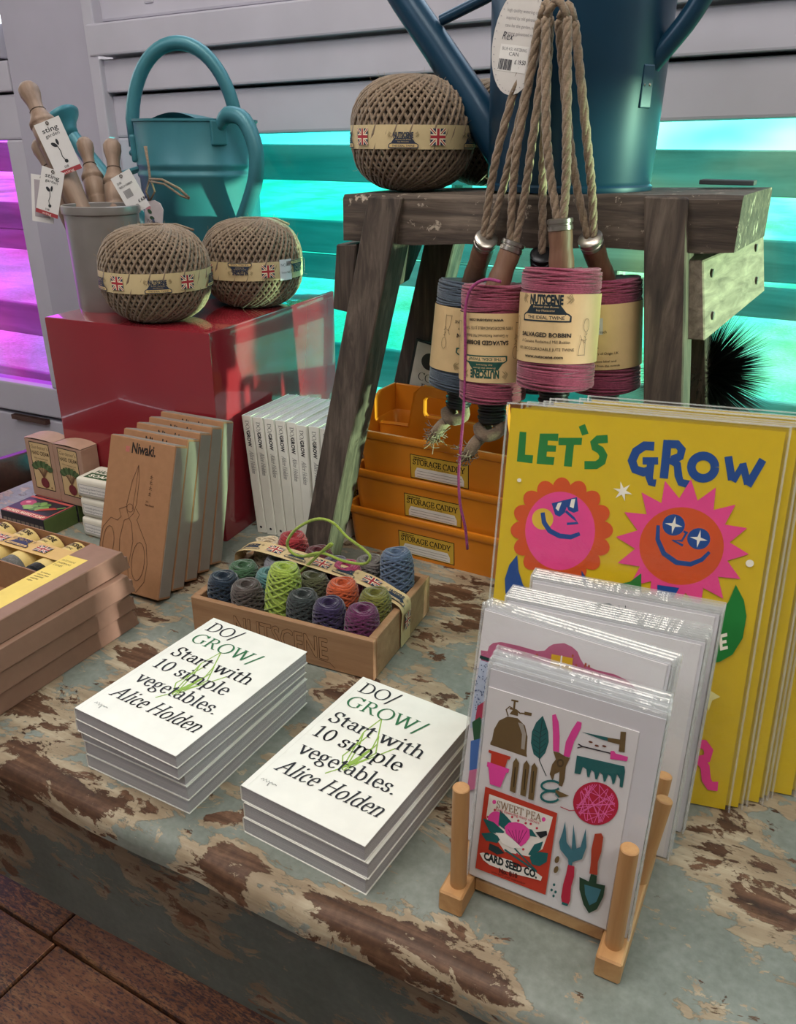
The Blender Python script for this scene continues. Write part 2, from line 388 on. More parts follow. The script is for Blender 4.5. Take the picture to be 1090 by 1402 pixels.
def m_cyl(r, a0=-90.0): return lambda u, v, l: Vector(((r + l) * math.cos(R(a0) + u / r), (r + l) * math.sin(R(a0) + u / r), v))
def union_jack(a, x, y, w, h):
    b, r_, wh = '#27304f', '#a3313a', '#e6dcc0'
    a.rect(x, y, x+w, y+h, b)
    for p, q in (((0, 0), (1, 1)), ((0, 1), (1, 0))): a.stroke([(x+w*p[0], y+h*p[1]), (x+w*q[0], y+h*q[1])], h*0.17, wh)
    for p, q in (((0, 0), (1, 1)), ((0, 1), (1, 0))): a.stroke([(x+w*p[0], y+h*p[1]), (x+w*q[0], y+h*q[1])], h*0.07, r_)
    a.rect(x+w*.5-h*.16, y, x+w*.5+h*.16, y+h, wh); a.rect(x, y+h*.34, x+w, y+h*.66, wh)
    a.rect(x+w*.5-h*.09, y, x+w*.5+h*.09, y+h, r_); a.rect(x, y+h*.41, x+w, y+h*.59, r_)
def twine_logo(a, cx, y, w, c='#1d2a38', paper='#e3c99c', leaf='#6b5a3c', flip=1, full=True):
    """roof-shaped maker's mark, y is its foot"""
    h = w * 0.50; F = lambda u, v: (cx + u * w * flip, y + v * h * flip)
    a.poly([F(-.5, .02), F(-.48, 0), F(.48, 0), F(.5, .02), F(.5, .22), F(.45, .30), F(.40, .34), F(.28, .62), F(-.30, .62), F(-.40, .34), F(-.45, .30), F(-.5, .22)], c)
    a.poly([F(-.46, .06), F(.46, .06), F(.47, .20), F(.42, .27), F(-.42, .27), F(-.47, .20)], paper)
    tw = lambda t, u, v, wd, sy, col, b=0.0, sh=0.0: a.text(t, *F(u, v), width=wd*w, sy=sy*h, c=col, bold=b, align='c', rot=0 if flip > 0 else 180, shear=sh)
    tw('THE IDEAL TWINE', 0, .095, .74, .17, c, .02); tw('NUTSCENE', 0, .64, .66, .46, c, .05)
    if full:
        tw('Browner than Brown', 0, .50, .5, .11, paper, 0, .2); tw('buy Nutscene', 0, .37, .36, .11, paper, 0, .2)
    for sg in (-1, 1):
        for k in range(4): a.stroke([F(sg*(.40+.03*k), .66+.05*(k % 2)), F(sg*(.46+.02*k), .80), F(sg*(.39+.025*k), .92+.03*k)], w*.012, leaf)
# ================================================================ SETTING
FLOOR = -0.70
AW = R(28.5)
NW = Vector((math.sin(AW), math.cos(AW), 0))
WM = Matrix.Translation(NW * 1.15) @ Matrix.Rotation(-AW, 4, 'Z') @ Matrix.Rotation(R(-1.3), 4, 'Y')
white_paint = flat('#b5b2be', 0.5, 0.4, var=0.05, scale=9, bump=0.08)
white_paint2 = flat('#aaa6b5', 0.5, 0.4, var=0.06, scale=7, bump=0.1)

def wall_part(name, x0, x1, z0, z1, y0=0.0, y1=0.10, parent=None, mat=None, bevel=0.003):
    return MB().box(x0, x1, y0, y1, z0, z1).build(name, mat or white_paint, parent, bevel)
wall = struct(put('wall_back', MB().box(-1.41, -1.19, 0.0, 0.12, FLOOR, 1.95).mesh('wall_back', white_paint2), None, WM))
struct(wall)
for x0, x1 in ((-3.2, -1.41), (-1.19, 2.0)):
    wall_part('panel_board', x0, x1, FLOOR, -0.36, 0.012, 0.10, wall)
    wall_part('panel_board', x0, x1, -0.352, -0.045, 0.008, 0.10, wall)
    wall_part('top_board', x0, x1, 1.45, 1.95, 0.0, 0.12, wall)
wall_part('weatherboard', -1.19, 2.0, 0.577, 0.627, -0.004, 0.10, wall)
wall_part('weatherboard', -1.19, 2.0, 0.631, 0.678, -0.016, 0.10, wall)
wall_part('weatherboard', -3.2, -1.415, 0.590, 0.64, 0.0, 0.10, wall)
wall_part('weatherboard', -3.2, -1.43, 0.644, 0.70, -0.008, 0.10, wall)
wall_part('corner_trim', -1.196, -1.172, -0.045, 1.45, -0.014, 0.02, wall)
hg = MB().box(-1.60, -1.49, -0.004, 0.008, -0.052, -0.042).build('hinge_strip', flat('#5a4038', 0.4, 0.5, 0.7), wall)
hg['label'] = 'rusty metal hinge strip'

def window(n, x0, x1, z0, z1, film, fr=0.058, top=0.069):
    w = struct(bpy.data.objects.new('window_%d' % n, None)); COL.objects.link(w); w.matrix_world = WM
    gap = 0.004
    for nm, a in (('sash_rail', (x0+gap, x1-gap, z1-top, z1-gap)), ('sash_rail', (x0+gap, x1-gap, z0+gap, z0+0.07)),
                  ('sash_stile', (x0+gap, x0+fr, z0+0.07, z1-top)), ('sash_stile', (x1-fr, x1-gap, z0+0.07, z1-top))):
        wall_part(nm, *a, 0.006, 0.05, w, bevel=0.004)
    for a in ((x0 - .004, x1 + .004, z1 - .012, z1 + .004), (x0 - .004, x1 + .004, z0 - .004, z0 + .012), (x0 - .004, x0 + .012, z0 + .012, z1 - .012), (x1 - .012, x1 + .004, z0 + .012, z1 - .012)): wall_part('rebate', *a, 0.05, 0.062, w, flat('#3a3a40', .8), 0)
    p = MB().box(x0+fr-0.006, x1-fr+0.006, 0.024, 0.028, z0+0.065, z1-top+0.006).build('pane', film, w)
    return w
cyan_film = film_mat('cyan_dichroic_film', (0.12, 0.80, 0.76), (0.30, 0.92, 0.88), (0.74, 0.96, 0.76), 2.6, 0.26, 0.75)
pink_film = film_mat('magenta_dichroic_film', (0.88, 0.26, 0.84), (0.70, 0.36, 0.90), (0.96, 0.56, 0.96), 2.6)
clear_film = film_mat('clear_pane', (0.92, 0.95, 0.97), (0.95, 0.97, 0.98), (0.93, 0.95, 0.97), 2.0)
window(1, -3.2, -1.41, -0.04, 0.59, pink_film, fr=0.052, top=0.08)
window(2, -1.19, 2.0, -0.04, 0.577, cyan_film, fr=0.075)
window(3, -1.19, 2.0, 0.678, 1.45, clear_film, fr=0.04, top=0.06)
wall_part('glazing_bar', -1.075, -1.055, 0.70, 1.40, 0.004, 0.05, bpy.data.objects['window_3'])

def planks(parent, n0, n1, width, e0, e1, mat, z0, z1):
    n = n0; k = 0
    while n < n1:
        cuts = [e0]; x = e0 + random.uniform(0.5, 1.1)
        while x < e1 - 0.2: cuts.append(x); x += random.uniform(1.1, 1.7)
        cuts.append(e1)
        for a, b in zip(cuts[:-1], cuts[1:]):
            MB().box(a + 0.0015, b - 0.0015, n + 0.0025, n + width - 0.0025, z0, z1).build('plank', mat, parent, 0.003, seg=1)
        n += width; k += 1
def floor_mat():
    t = NT('worn_floorboard'); v = t.coords((4, 26, 20)); g = t.noise(v, 2.2, 8, 0.66, 0.5)
    v2 = t.coords((9, 30, 10)); sp = t.noise(v2, 9, 8, 0.75, 0.4)
    col = t.ramp(g, [(0.3, lin('#6d4630')), (0.5, lin('#a06a48')), (0.72, lin('#c79366'))])
    big = t.noise(t.coords(), 3.0, 3)
    msk = t.ramp(t.math('ADD', t.math('MULTIPLY', sp, 0.8), t.math('MULTIPLY', big, 0.35)), [(0.52, K_), (0.60, W_)])
    t.l(t.mix(t.math('MULTIPLY', msk, 0.85), col, lin('#3a333a')), t.b.inputs['Base Color'])
    t.b.inputs['Roughness'].default_value = 0.45; t.bump(g, 0.4, 0.002); return t.m
fl = struct(put('floor', MB().box(-3.2, 2.4, -2.6, 1.25, FLOOR - 0.06, FLOOR - 0.02).mesh('floor', flat('#15110f', 0.9)), None, TR(0, 0, 0, R(-29.5))))
planks(fl, -2.6, 1.25, 0.15, -3.2, 2.4, floor_mat(), FLOOR - 0.02, FLOOR)
struct(put('ceiling', MB().box(-3.3, 2.4, -2.6, 1.27, 1.9, 1.95).mesh('ceiling', flat('#d9d6d0', 0.8)), None, TR(0, 0, 0, -AW)))
for nm, b in (('wall_front', (-3.3, 2.4, -2.65, -2.6)), ('wall_left', (-3.3, -3.25, -2.6, 1.25)), ('wall_right', (2.4, 2.45, -2.6, 1.15))):
    struct(put(nm, MB().box(b[0], b[1], b[2], b[3], FLOOR, 1.9).mesh(nm, flat('#c9c4bd', 0.8)), None, TR(0, 0, 0, -AW)))

# ---- garden outside
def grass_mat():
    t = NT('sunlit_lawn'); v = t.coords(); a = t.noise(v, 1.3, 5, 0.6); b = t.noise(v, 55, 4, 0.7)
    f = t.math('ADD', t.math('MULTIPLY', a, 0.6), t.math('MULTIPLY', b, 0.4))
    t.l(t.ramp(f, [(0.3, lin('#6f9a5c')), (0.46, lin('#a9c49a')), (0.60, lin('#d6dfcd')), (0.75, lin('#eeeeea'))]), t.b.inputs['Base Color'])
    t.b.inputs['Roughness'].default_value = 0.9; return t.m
gm = MB(); NG = 40
gm.grid([[(-22 + 44 * j / NG, 0.25 + 30 * i / NG, 0.05 * math.sin(i * 1.7 + j) + 0.012 * i) for j in range(NG + 1)] for i in range(NG + 1)])
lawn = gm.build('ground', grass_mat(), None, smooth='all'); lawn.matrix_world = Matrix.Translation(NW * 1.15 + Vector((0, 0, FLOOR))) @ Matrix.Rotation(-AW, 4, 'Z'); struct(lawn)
FM = Matrix.Translation(NW * 2.0) @ Matrix.Rotation(-AW, 4, 'Z')
board_m = wood('weathered_fence_board', '#7c756d', '#a39b92', '#c4bcb2', 0, 0.4, 0.8)
fence = thing('slatted_fence', 'weathered slatted wooden fence out in the garden behind the tinted windows', 'fence', FM)
for z0, z1 in ((-0.62, -0.30), (-0.16, -0.05), (0.13, 0.195), (0.20, 0.285), (0.38, 0.47)):
    for x0, x1 in ((-3.6, -1.95), (-1.94, -0.55), (-0.54, 0.95), (0.96, 2.6)):
        dz = random.uniform(-0.006, 0.006)
        MB().box(x0, x1, 0, 0.022, z0 + dz, z1 + dz).build('board', board_m, fence, 0.003, seg=1)
for x in (-3.4, -1.945, -0.545, 0.955, 2.4): MB().box(x - 0.035, x + 0.035, 0.022, 0.09, FLOOR, 0.50).build('post', board_m, fence, 0.004, seg=1)
def tree(name, label, loc, h, rad, seed, cols):
    rnd = random.Random(seed); t = thing(name, label, 'tree', Matrix.Translation(loc), 'trees beyond the garden fence')
    MB().tube([(0, 0, 0), (0.03, 0.02, h * .4), (-0.02, 0, h * .8)], [h*.03, h*.022, h*.01], 8).build('trunk', wood('bark', '#3c2f26', '#574536', '#6e5a47', 2, 0.5), t, smooth=True)
    mb = MB()
    for i in range(900):
        a, b = rnd.uniform(0, 6.283), rnd.uniform(-1, 1); q = rnd.random() ** .4; s = math.sqrt(1 - b*b)
        c = Vector((rad*q*s*math.cos(a), rad*q*s*math.sin(a), h*.68 + h*.36*q*b)); d = Vector((rnd.uniform(-1, 1), rnd.uniform(-1, 1), rnd.uniform(-.4, .6))).normalized(); w = d.orthogonal().normalized() * rad * .07; d *= rad * .18
        mb.add([c - d, c + w, c + d, c - w], [(0, 1, 2, 3)], rnd.randrange(2))
    stuff(mb.build('foliage', [flat(cols[0], 0.7), flat(cols[1], 0.7)], t))
p = WM @ Vector((-2.6, 4.5, 0)); tree('garden_tree', 'pale leafy garden tree far beyond the fence on the left', (p.x, p.y, FLOOR), 3.0, 1.1, 3, ('#6f9048', '#93b066'))
p = WM @ Vector((1.6, 6.0, 0)); tree('garden_tree', 'dark leafy garden tree far beyond the fence on the right', (p.x, p.y, FLOOR), 3.4, 1.3, 4, ('#4d7238', '#6d9150'))

# ================================================================ BENCH
BYAW = R(-27.3); _bd = Vector((math.cos(BYAW), math.sin(BYAW), 0)); _bo = at_z(0, 1052) - _bd * 0.50
_bi = TR(_bo.x, _bo.y, 0, BYAW).inverted(); _bn = Vector((-math.sin(BYAW), math.cos(BYAW), 0))
# where the paint has stayed (+) and where it is worn to undercoat or wood (-): points of the bench, radius, amount
WEAR = [(_bi @ at_z(x, y), r, a) for x, y, r, a in ((60, 1010, .05, -.10), (30, 960, .04, -.05), (215, 905, .05, -.05), (150, 1090, .05, -.07), (200, 1110, .03, -.08), (290, 1175, .045, -.12), (330, 1200, .04, -.12), (420, 1235, .04, -.13), (520, 1285, .045, -.13), (600, 1330, .045, -.13), (680, 1375, .04, -.10),
    (1060, 1265, .05, -.12), (945, 1185, .025, -.14), (1010, 1130, .06, -.05), (960, 1150, .05, -.05), (1050, 1190, .05, -.04), (690, 1310, .035, -.05), (720, 1230, .02, -.06), (600, 810, .06, -.10), (640, 840, .04, -.08), (450, 960, .03, -.10), (430, 1010, .03, -.07), (610, 960, .02, -.06), (330, 890, .03, -.05),
    (560, 1180, .05, .10), (420, 1170, .05, .09), (300, 1130, .04, .08), (470, 1120, .05, .10), (780, 1310, .06, .10), (880, 1290, .05, .10), (960, 1290, .06, .09), (850, 1370, .07, .10), (1000, 1360, .07, .08), (590, 890, .05, .08), (620, 900, .04, .08), (720, 1260, .05, .06), (1060, 1060, .06, .05), (250, 930, .05, .02))]
WEAR += [(_bi @ at_plane(x / 2.18, 940 + y / 2.18, _bo, _bn), r, a) for x, y, r, a in ((300, 490, .02, -.12), (380, 570, .022, -.13), (470, 640, .022, -.14), (540, 720, .024, -.14), (620, 770, .022, -.14), (650, 680, .018, -.12), (690, 820, .014, -.12), (30, 480, .02, -.10), (160, 420, .02, -.10), (780, 900, .03, -.08), (915, 850, .012, -.14), (520, 830, .015, -.08), (150, 570, .06, .10), (300, 650, .05, .12), (420, 740, .04, .12), (760, 760, .05, .12), (900, 760, .05, .10), (1000, 900, .06, .12), (420, 480, .03, .08), (820, 960, .03, .08))]
def bench_mat(dark=False):
    t = NT('peeling_bench_paint'); v = t.coords((1.0, 1.9, 1.9))
    n1 = t.noise(v, 5.5, 10, 0.68, 0.35); n2 = t.noise(t.coords((1.6, 3.2, 3.2)), 11, 10, 0.66, 0.5); n0 = t.noise(t.coords((1, 1, 1)), 2.1, 2, 0.5)
    sep = t.n('ShaderNodeSeparateXYZ'); tc = t.n('ShaderNodeTexCoord'); t.l(tc.outputs['Object'], sep.inputs[0])
    # worn nosing: paint rubbed off along the front arris
    ey = t.math('ABSOLUTE', t.math('ADD', sep.outputs['Y'], t.math('MULTIPLY', sep.outputs['Z'], 0.55)))
    edge = t.ramp(ey, [(0.0, (0.08,)*3), (0.015, (0.055,)*3), (0.04, K_)])
    front = t.ramp(sep.outputs['Z'], [(0.0, W_), (1.0, W_)])
    f = t.math('ADD', t.math('MULTIPLY', n1, 0.62), t.math('MULTIPLY', n2, 0.38))
    f = t.math('ADD', f, t.math('MULTIPLY', t.math('SUBTRACT', n0, 0.5), 0.30))
    f = t.math('SUBTRACT', f, edge)
    for q, rad_, am in WEAR:
        dn_ = t.n('ShaderNodeVectorMath', operation='DISTANCE'); t.l(tc.outputs['Object'], dn_.inputs[0]); dn_.inputs[1].default_value = q
        mr = t.n('ShaderNodeMapRange'); mr.interpolation_type = 'SMOOTHSTEP'; t.l(dn_.outputs['Value'], mr.inputs['Value'])
        for k_, v_ in (('From Min', 0.0), ('From Max', rad_ * 1.25), ('To Min', am * 0.62), ('To Max', 0.0)): mr.inputs[k_].default_value = v_
        f = t.math('ADD', f, mr.outputs['Result'])
    grain = t.noise(t.coords((2.5, 45, 45)), 2.0, 8, 0.65, 0.4); fine = t.noise(t.coords(), 160, 4, 0.6); blot = t.noise(t.coords(), 14, 5, 0.6)
    woodc = t.ramp(t.math('ADD', t.math('MULTIPLY', grain, .75), t.math('MULTIPLY', fine, .25)), [(0.32, lin('#2b1d16')), (0.5, lin('#543a2a')), (0.68, lin('#80604a'))])
    cream = t.ramp(t.math('ADD', t.math('MULTIPLY', grain, .5), t.math('MULTIPLY', blot, .5)), [(0.3, lin('#75634f')), (0.5, lin('#9b8a72')), (0.68, lin('#c4b8a0'))])
    sage = t.ramp(t.math('ADD', t.math('MULTIPLY', blot, .65), t.math('MULTIPLY', fine, .35)), [(0.3, lin('#646a61')), (0.5, lin('#7c827a')), (0.7, lin('#929790'))])
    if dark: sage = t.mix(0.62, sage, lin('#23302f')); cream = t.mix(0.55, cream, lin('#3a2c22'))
    mc = t.ramp(f, [(0.425, K_), (0.435, W_)]); ms = t.ramp(f, [(0.478, K_), (0.486, W_)])
    n4 = t.noise(t.coords((1.5, 3.0, 3.0)), 12.0, 10, 0.72, 0.6); chips = t.ramp(n4, [(0.58, K_), (0.59, W_)])
    col = t.mix(mc, woodc, cream); col = t.mix(ms, col, sage); col = t.mix(chips, col, cream)
    n5 = t.noise(t.coords((1.2, 2.2, 2.2)), 15.0, 10, 0.68, 0.4); gouge = t.ramp(n5, [(0.62, K_), (0.63, W_)]); col = t.mix(gouge, col, woodc)
    t.l(col, t.b.inputs['Base Color'])
    t.b.inputs['Roughness'].default_value = 0.5; t.b.inputs['Specular IOR Level'].default_value = 0.35
    hgt = t.math('ADD', t.math('ADD', mc, ms), t.math('MULTIPLY', grain, 0.5)); hgt = t.math('SUBTRACT', hgt, t.math('MULTIPLY', gouge, 1.2))
    t.bump(hgt, 0.55, 0.0012); return t.m
BM_ = bench_mat()
bench = thing('display_bench', 'low painted display bench with peeling sage green paint under all the goods', 'bench', TR(_bo.x, _bo.y, 0, BYAW))
BL, BD = 2.1, 0.768
prof = [(0.0, -0.024)] + [(0.0 + 0.014 - 0.014 * math.cos(R(a)), -0.016 + 0.016 * math.sin(R(a))) for a in range(0, 91, 15)] + [(0.10, 0), (0.3, 0), (0.55, 0), (BD, 0), (BD, -0.024)]
NS = 42; rows = []
for i in range(NS + 1):
    x = BL * i / NS; wob = 0.0016 * math.sin(i * 1.9) + 0.0012 * math.sin(i * 0.7)
    rows.append([(x, y + (wob if y < 0.05 else 0), z) for y, z in prof])
tm = MB(); tm.grid(rows); npf = len(prof)
tm.f.append(tuple(range(npf - 1, -1, -1))); tm.mi.append(0); tm.f.append(tuple(NS * npf + k for k in range(npf))); tm.mi.append(0)
for i in range(NS): tm.f.append((i * npf, (i + 1) * npf, (i + 1) * npf + npf - 1, i * npf + npf - 1)); tm.mi.append(0)
tm.build('bench_top', BM_, bench, smooth=True)
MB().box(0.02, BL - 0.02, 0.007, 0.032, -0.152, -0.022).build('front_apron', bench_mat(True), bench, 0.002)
MB().box(0.02, BL - 0.02, BD - 0.04, BD - 0.015, -0.152, -0.022).build('back_apron', BM_, bench, 0.002)
for x in (0.02, BL - 0.045): MB().box(x, x + 0.025, 0.032, BD - 0.04, -0.152, -0.022).build('end_apron', BM_, bench, 0.002)
for x in (0.05, BL - 0.11):
    for y in (0.035, BD - 0.10): MB().box(x, x + 0.06, y, y + 0.06, FLOOR, -0.022).build('leg', BM_, bench, 0.003)
# ================================================================ BOOKS
BW, BH, BT = 0.111, 0.1606, 0.0146
cover_m = flat('#e9e8df', 0.45, 0.4, var=0.03); 
def page_mat():
    t = NT('page_edges'); v = t.coords((1, 1, 1)); w = t.n('ShaderNodeTexWave'); w.bands_direction = 'Z'
    w.inputs['Scale'].default_value = 420; w.inputs['Distortion'].default_value = 1.5; t.l(v, w.inputs['Vector'])
    n = t.noise(t.coords((2, 2, 620)), 1.0, 4, 0.7)
    t.l(t.ramp(t.math('ADD', t.math('MULTIPLY', w.outputs['Fac'], .35), t.math('MULTIPLY', n, .65)), [(0.3, lin('#77757c')), (0.5, lin('#b4b1b4')), (0.7, lin('#d6d3d0'))]), t.b.inputs['Base Color'])
    t.b.inputs['Roughness'].default_value = 0.85; return t.m
page_m = page_mat(); INK = '#23242b'
def make_book(T, label, group):
    b = thing('book', label, 'book', None, group); c = 0.0006
    # wrap-round cover: spine, front and back boards as one folded sheet
    mb = MB(); r = 0.0012
    pr = [(BW, T), (r, T), (0, T - r), (0, r), (r, 0), (BW, 0), (BW, c), (r, c), (c, r), (c, T - r), (r, T - c), (BW, T - c)]
    mb.prism(pr, 0, BH, M=Matrix(((1, 0, 0, 0), (0, 0, 1, 0), (0, 1, 0, 0), (0, 0, 0, 1))))
    mb.build('cover', cover_m, b)
    MB().box(c, BW - 0.001, 0.0008, BH - 0.0008, c, T - c).build('page_block', page_m, b)
    a = Art(); S = lambda t, x, y, w, sy, col=INK, sh=0.0: a.text(t, x, y, width=w, sy=sy, c=col, kind='serif', shear=sh)
    # scribbled seedling under the words
    g = '#8fb04e'
    for pts in ([(.047, .120), (.057, .099), (.061, .083), (.056, .053)], [(.044, .098), (.049, .075), (.052, .062)], [(.047, .12), (.044, .098), (.050, .083), (.055, .06)],
                [(.076, .095), (.062, .068), (.052, .055)], [(.046, .043), (.058, .062), (.063, .072)], [(.055, .053), (.046, .066), (.050, .10)], [(.058, .056), (.066, .082), (.057, .10)]):
        a.stroke(pts, 0.0011, g)
    for k in range(7): a.stroke([(.052 + .0012*k, .052 + .002*k), (.057 + .0007*k, .070 + .0035*k)], 0.0009, g)
    S('DO/', .0085, .1405, .037, .0205); S('GROW/', .0095, .1195, .075, .0205, '#2f6b45')
    S('Start with', .0105, .0945, .088, .0205); S('10 simple', .0105, .0735, .081, .0205)
    S('vegetables.', .012, .0505, .089, .0205); a.text('Alice Holden', .010, .0265, width=.094, sy=.0205, c=INK, kind='serif', shear=0.26)
    a.stroke([(.0095, .0125), (.011, .0145), (.012, .0122), (.0135, .0148), (.015, .012), (.0165, .0145), (.0175, .0125), (.019, .0142), (.020, .0128), (.0225, .0138), (.024, .013)], .0004, INK)
    a.stroke([(.0175, .0125), (.0178, .0095)], .0004, INK)
    a.rect(.0058, .0005, .0060, BH - .0005, '#d4d3cb')
    a.build('cover_lettering', b, m_top(T), step=0.00002)
    s = Art(); cy = T / 2   # spine: u down the spine, v across
    s.text('DO/', .006, -.0022, size=.0075, c='#3a3a3e', kind='serif'); s.text('GROW', .0195, -.0022, width=.0215, sy=.0072, c='#24242a', bold=.04)
    s.text('Alice Holden', .046, -.0020, width=.031, sy=.0085, c='#55555c', kind='serif', shear=.26); s.ell(BH - .008, 0, .0018, .0018, '#33333a', 10)
    s.build('spine_lettering', b, lambda u, v, l: Vector((-l, BH - u, cy + v)), step=0.00002)
    return b
BK = 'paperback books'
book0 = make_book(BT, 'x', BK)
first = [True]
def place_book(M, label, t=BT):
    S_ = Matrix.Diagonal((1, 1, t / BT, 1))
    if first[0]: first[0] = False; book0.matrix_world = M @ S_; book0['label'] = label; return book0
    return dup(book0, M @ S_, label, BK)
# right stack
x0, y0, yw = -0.1155, 0.477, -0.5476
for i, (nm, dx, dy, da) in enumerate((('bottom', 0, 0, 0), ('middle', .0015, -.0005, .004), ('topmost', 0.0, .0012, -.006))):
    place_book(TR(x0 + dx, y0 + dy, i * 0.0149, yw + da), 'white paperback on gardening, %s of the stack in front of the card stand' % nm, 0.01485)
# left stack
for i, (nm, x, y, a, t, z) in enumerate((('bottom', -.2578, .5478, -.5016, .0137, 0), ('second from the bottom', -.257, .5475, -.503, .0137, .0137), ('third from the bottom', -.2582, .5478, -.500, .0137, .0274),
        ('second from the top', -.2585, .5425, -.530, .0120, .0411), ('topmost', -.2574, .5416, -.5392, .0120, .0531))):
    place_book(TR(x, y, z + .0001, a), 'white paperback on gardening, %s of the stack by the long kraft boxes' % nm, t)
# upright row beside the red plinth: local spine faces the camera
bx, by, bya = -0.1880, 1.0060, R(-25.4)
ex = Vector((math.cos(bya), math.sin(bya), 0)); ny = Vector((-math.sin(bya), math.cos(bya), 0))
ords = ('first', 'second', 'third', 'fourth', 'fifth', 'sixth', 'seventh', 'eighth', 'ninth')
u = 0.0
for i in range(8):
    tilt = R((-4.4, -3.9, -3.5, -3.0, -2.6, -2.0, -1.6, -1.2, -0.8)[i]); back = (0, 0, .0006, .0012, .0012, -.0035, -.0008, -.0018, -.001)[i]
    p = Vector((bx, by, 0)) + ex * u + ny * back
    # book x (spine->fore edge) -> N, book y (height) -> up, book z (thickness) -> E
    B = Matrix((( -math.sin(bya), 0, math.cos(bya), 0), (math.cos(bya), 0, math.sin(bya), 0), (0, 1, 0, 0), (0, 0, 0, 1)))
    M = Matrix.Translation(p) @ Matrix.Rotation(tilt, 4, ny) @ B
    z = min((M @ Vector((0, 0, t_))).z for t_ in (0, BT)); M = Matrix.Translation((0, 0, -z + .0002)) @ M
    place_book(M, 'white paperback standing upright against the red plinth, %s from the plinth' % ords[i]); u += BT + .0006
# ================================================================ NIWAKI BOXES
kraft = flat('#9a7050', 0.62, 0.3, var=0.06, scale=120); kraft_in = flat('#8a8078', 0.7, 0.3, var=0.05)
def kraft_box(name, w, t, h, label, cat, group, mats=None, flaps=True):
    b = thing(name, label, cat, None, group)
    MB().box(0, w, 0, t, 0, h).build('carton', mats or kraft, b, 0.0008, seg=1)
    if flaps:
        MB().box(w - .0002, w + .0006, .0015, t - .0015, .003, h - .002).build('side_flap', kraft_in, b)
        MB().box(.0015, w - .0015, .0015, t - .0015, h - .0003, h + .0007).build('top_flap', kraft_in, b)
    return b
NWw, NWt, NWh, NWl = 0.0932, 0.021, 0.1745, R(19.0)
nb = kraft_box('shears_box', NWw, NWt, NWh, 'x', 'box', 'upright kraft shears boxes')
a = Art(); ln = '#4d3526'
a.text('Niwaki.', .033, .1585, width=.034, sy=.0165, c='#1f1a17', bold=.03)
for k in range(2):
    for j in range(2): a.rect(.0245 + k*.0028, .1585 + j*.0034, .0269 + k*.0028, .1615 + j*.0034, '#b4655f')
def Nx(x, y): return ((x - 335) / 253 * NWw, NWh * (1 - (y - 437) / 490))
a.stroke([Nx(458, 517), Nx(440, 570), Nx(428, 650), Nx(432, 668), Nx(443, 690), Nx(458, 672), Nx(466, 640), Nx(466, 560), Nx(458, 517)], .0006, ln)
a.stroke([Nx(458, 520), Nx(456, 600), Nx(452, 660)], .0005, ln); a.stroke([Nx(443 + 13*math.cos(t/2), 657 + 13*math.sin(t/2)) for t in range(14)], .0005, ln)
a.stroke([Nx(428, 655), Nx(400, 668), Nx(412, 690), Nx(398, 705), Nx(372, 700), Nx(345, 735), Nx(338, 790), Nx(350, 850), Nx(380, 900), Nx(415, 905), Nx(425, 860), Nx(415, 760), Nx(425, 700), Nx(443, 690)], .0006, ln)
a.stroke([Nx(466, 655), Nx(482, 672), Nx(474, 690), Nx(490, 715), Nx(520, 760), Nx(532, 820), Nx(528, 880), Nx(500, 920), Nx(470, 905), Nx(460, 850), Nx(468, 760), Nx(455, 705), Nx(443, 690)], .0006, ln)
a.stroke([Nx(372 + 22*math.cos(t/3), 780 + 52*math.sin(t/3)) for t in range(20)], .0006, ln); a.stroke([Nx(496 + 25*math.cos(t/3), 820 + 62*math.sin(t/3)) for t in range(20)], .0006, ln)
for k, y in enumerate((545, 562, 580, 598)):
    xx = 513
    a.stroke([Nx(xx - 5, y), Nx(xx + 5, y + 1)], .0005, ln); a.stroke([Nx(xx, y - 6), Nx(xx - 3, y + 7)], .0005, ln); a.stroke([Nx(xx - 6, y + 6), Nx(xx + 6, y + 7)], .0004, ln)
a.text('203', Nx(500, 628)[0], Nx(500, 628)[1], size=.0028, c=ln); a.text('Hana Basami', Nx(500, 638)[0], Nx(500, 638)[1], width=.0125, sy=.0028, c=ln, bold=.02)
a.build('printed_panel', nb, m_front(), step=.00002)
nyaw = R(-25.7); nd = Vector((-math.sin(nyaw), math.cos(nyaw), 0)); step = 0.0240
for i, nm in enumerate(('foremost', 'second', 'third', 'fourth', 'rearmost')):
    p = Vector((-0.3521, 0.85, NWt * math.sin(NWl) + .0002)) + nd * (step * i)
    M = TR(p.x, p.y, p.z, nyaw, NWl + R(-0.9 * i))
    lab = 'slim kraft shears box leaning upright, %s in its row before the red plinth' % nm
    if i == 0: nb.matrix_world = M; nb['label'] = lab
    else: dup(nb, M, lab, 'upright kraft shears boxes')
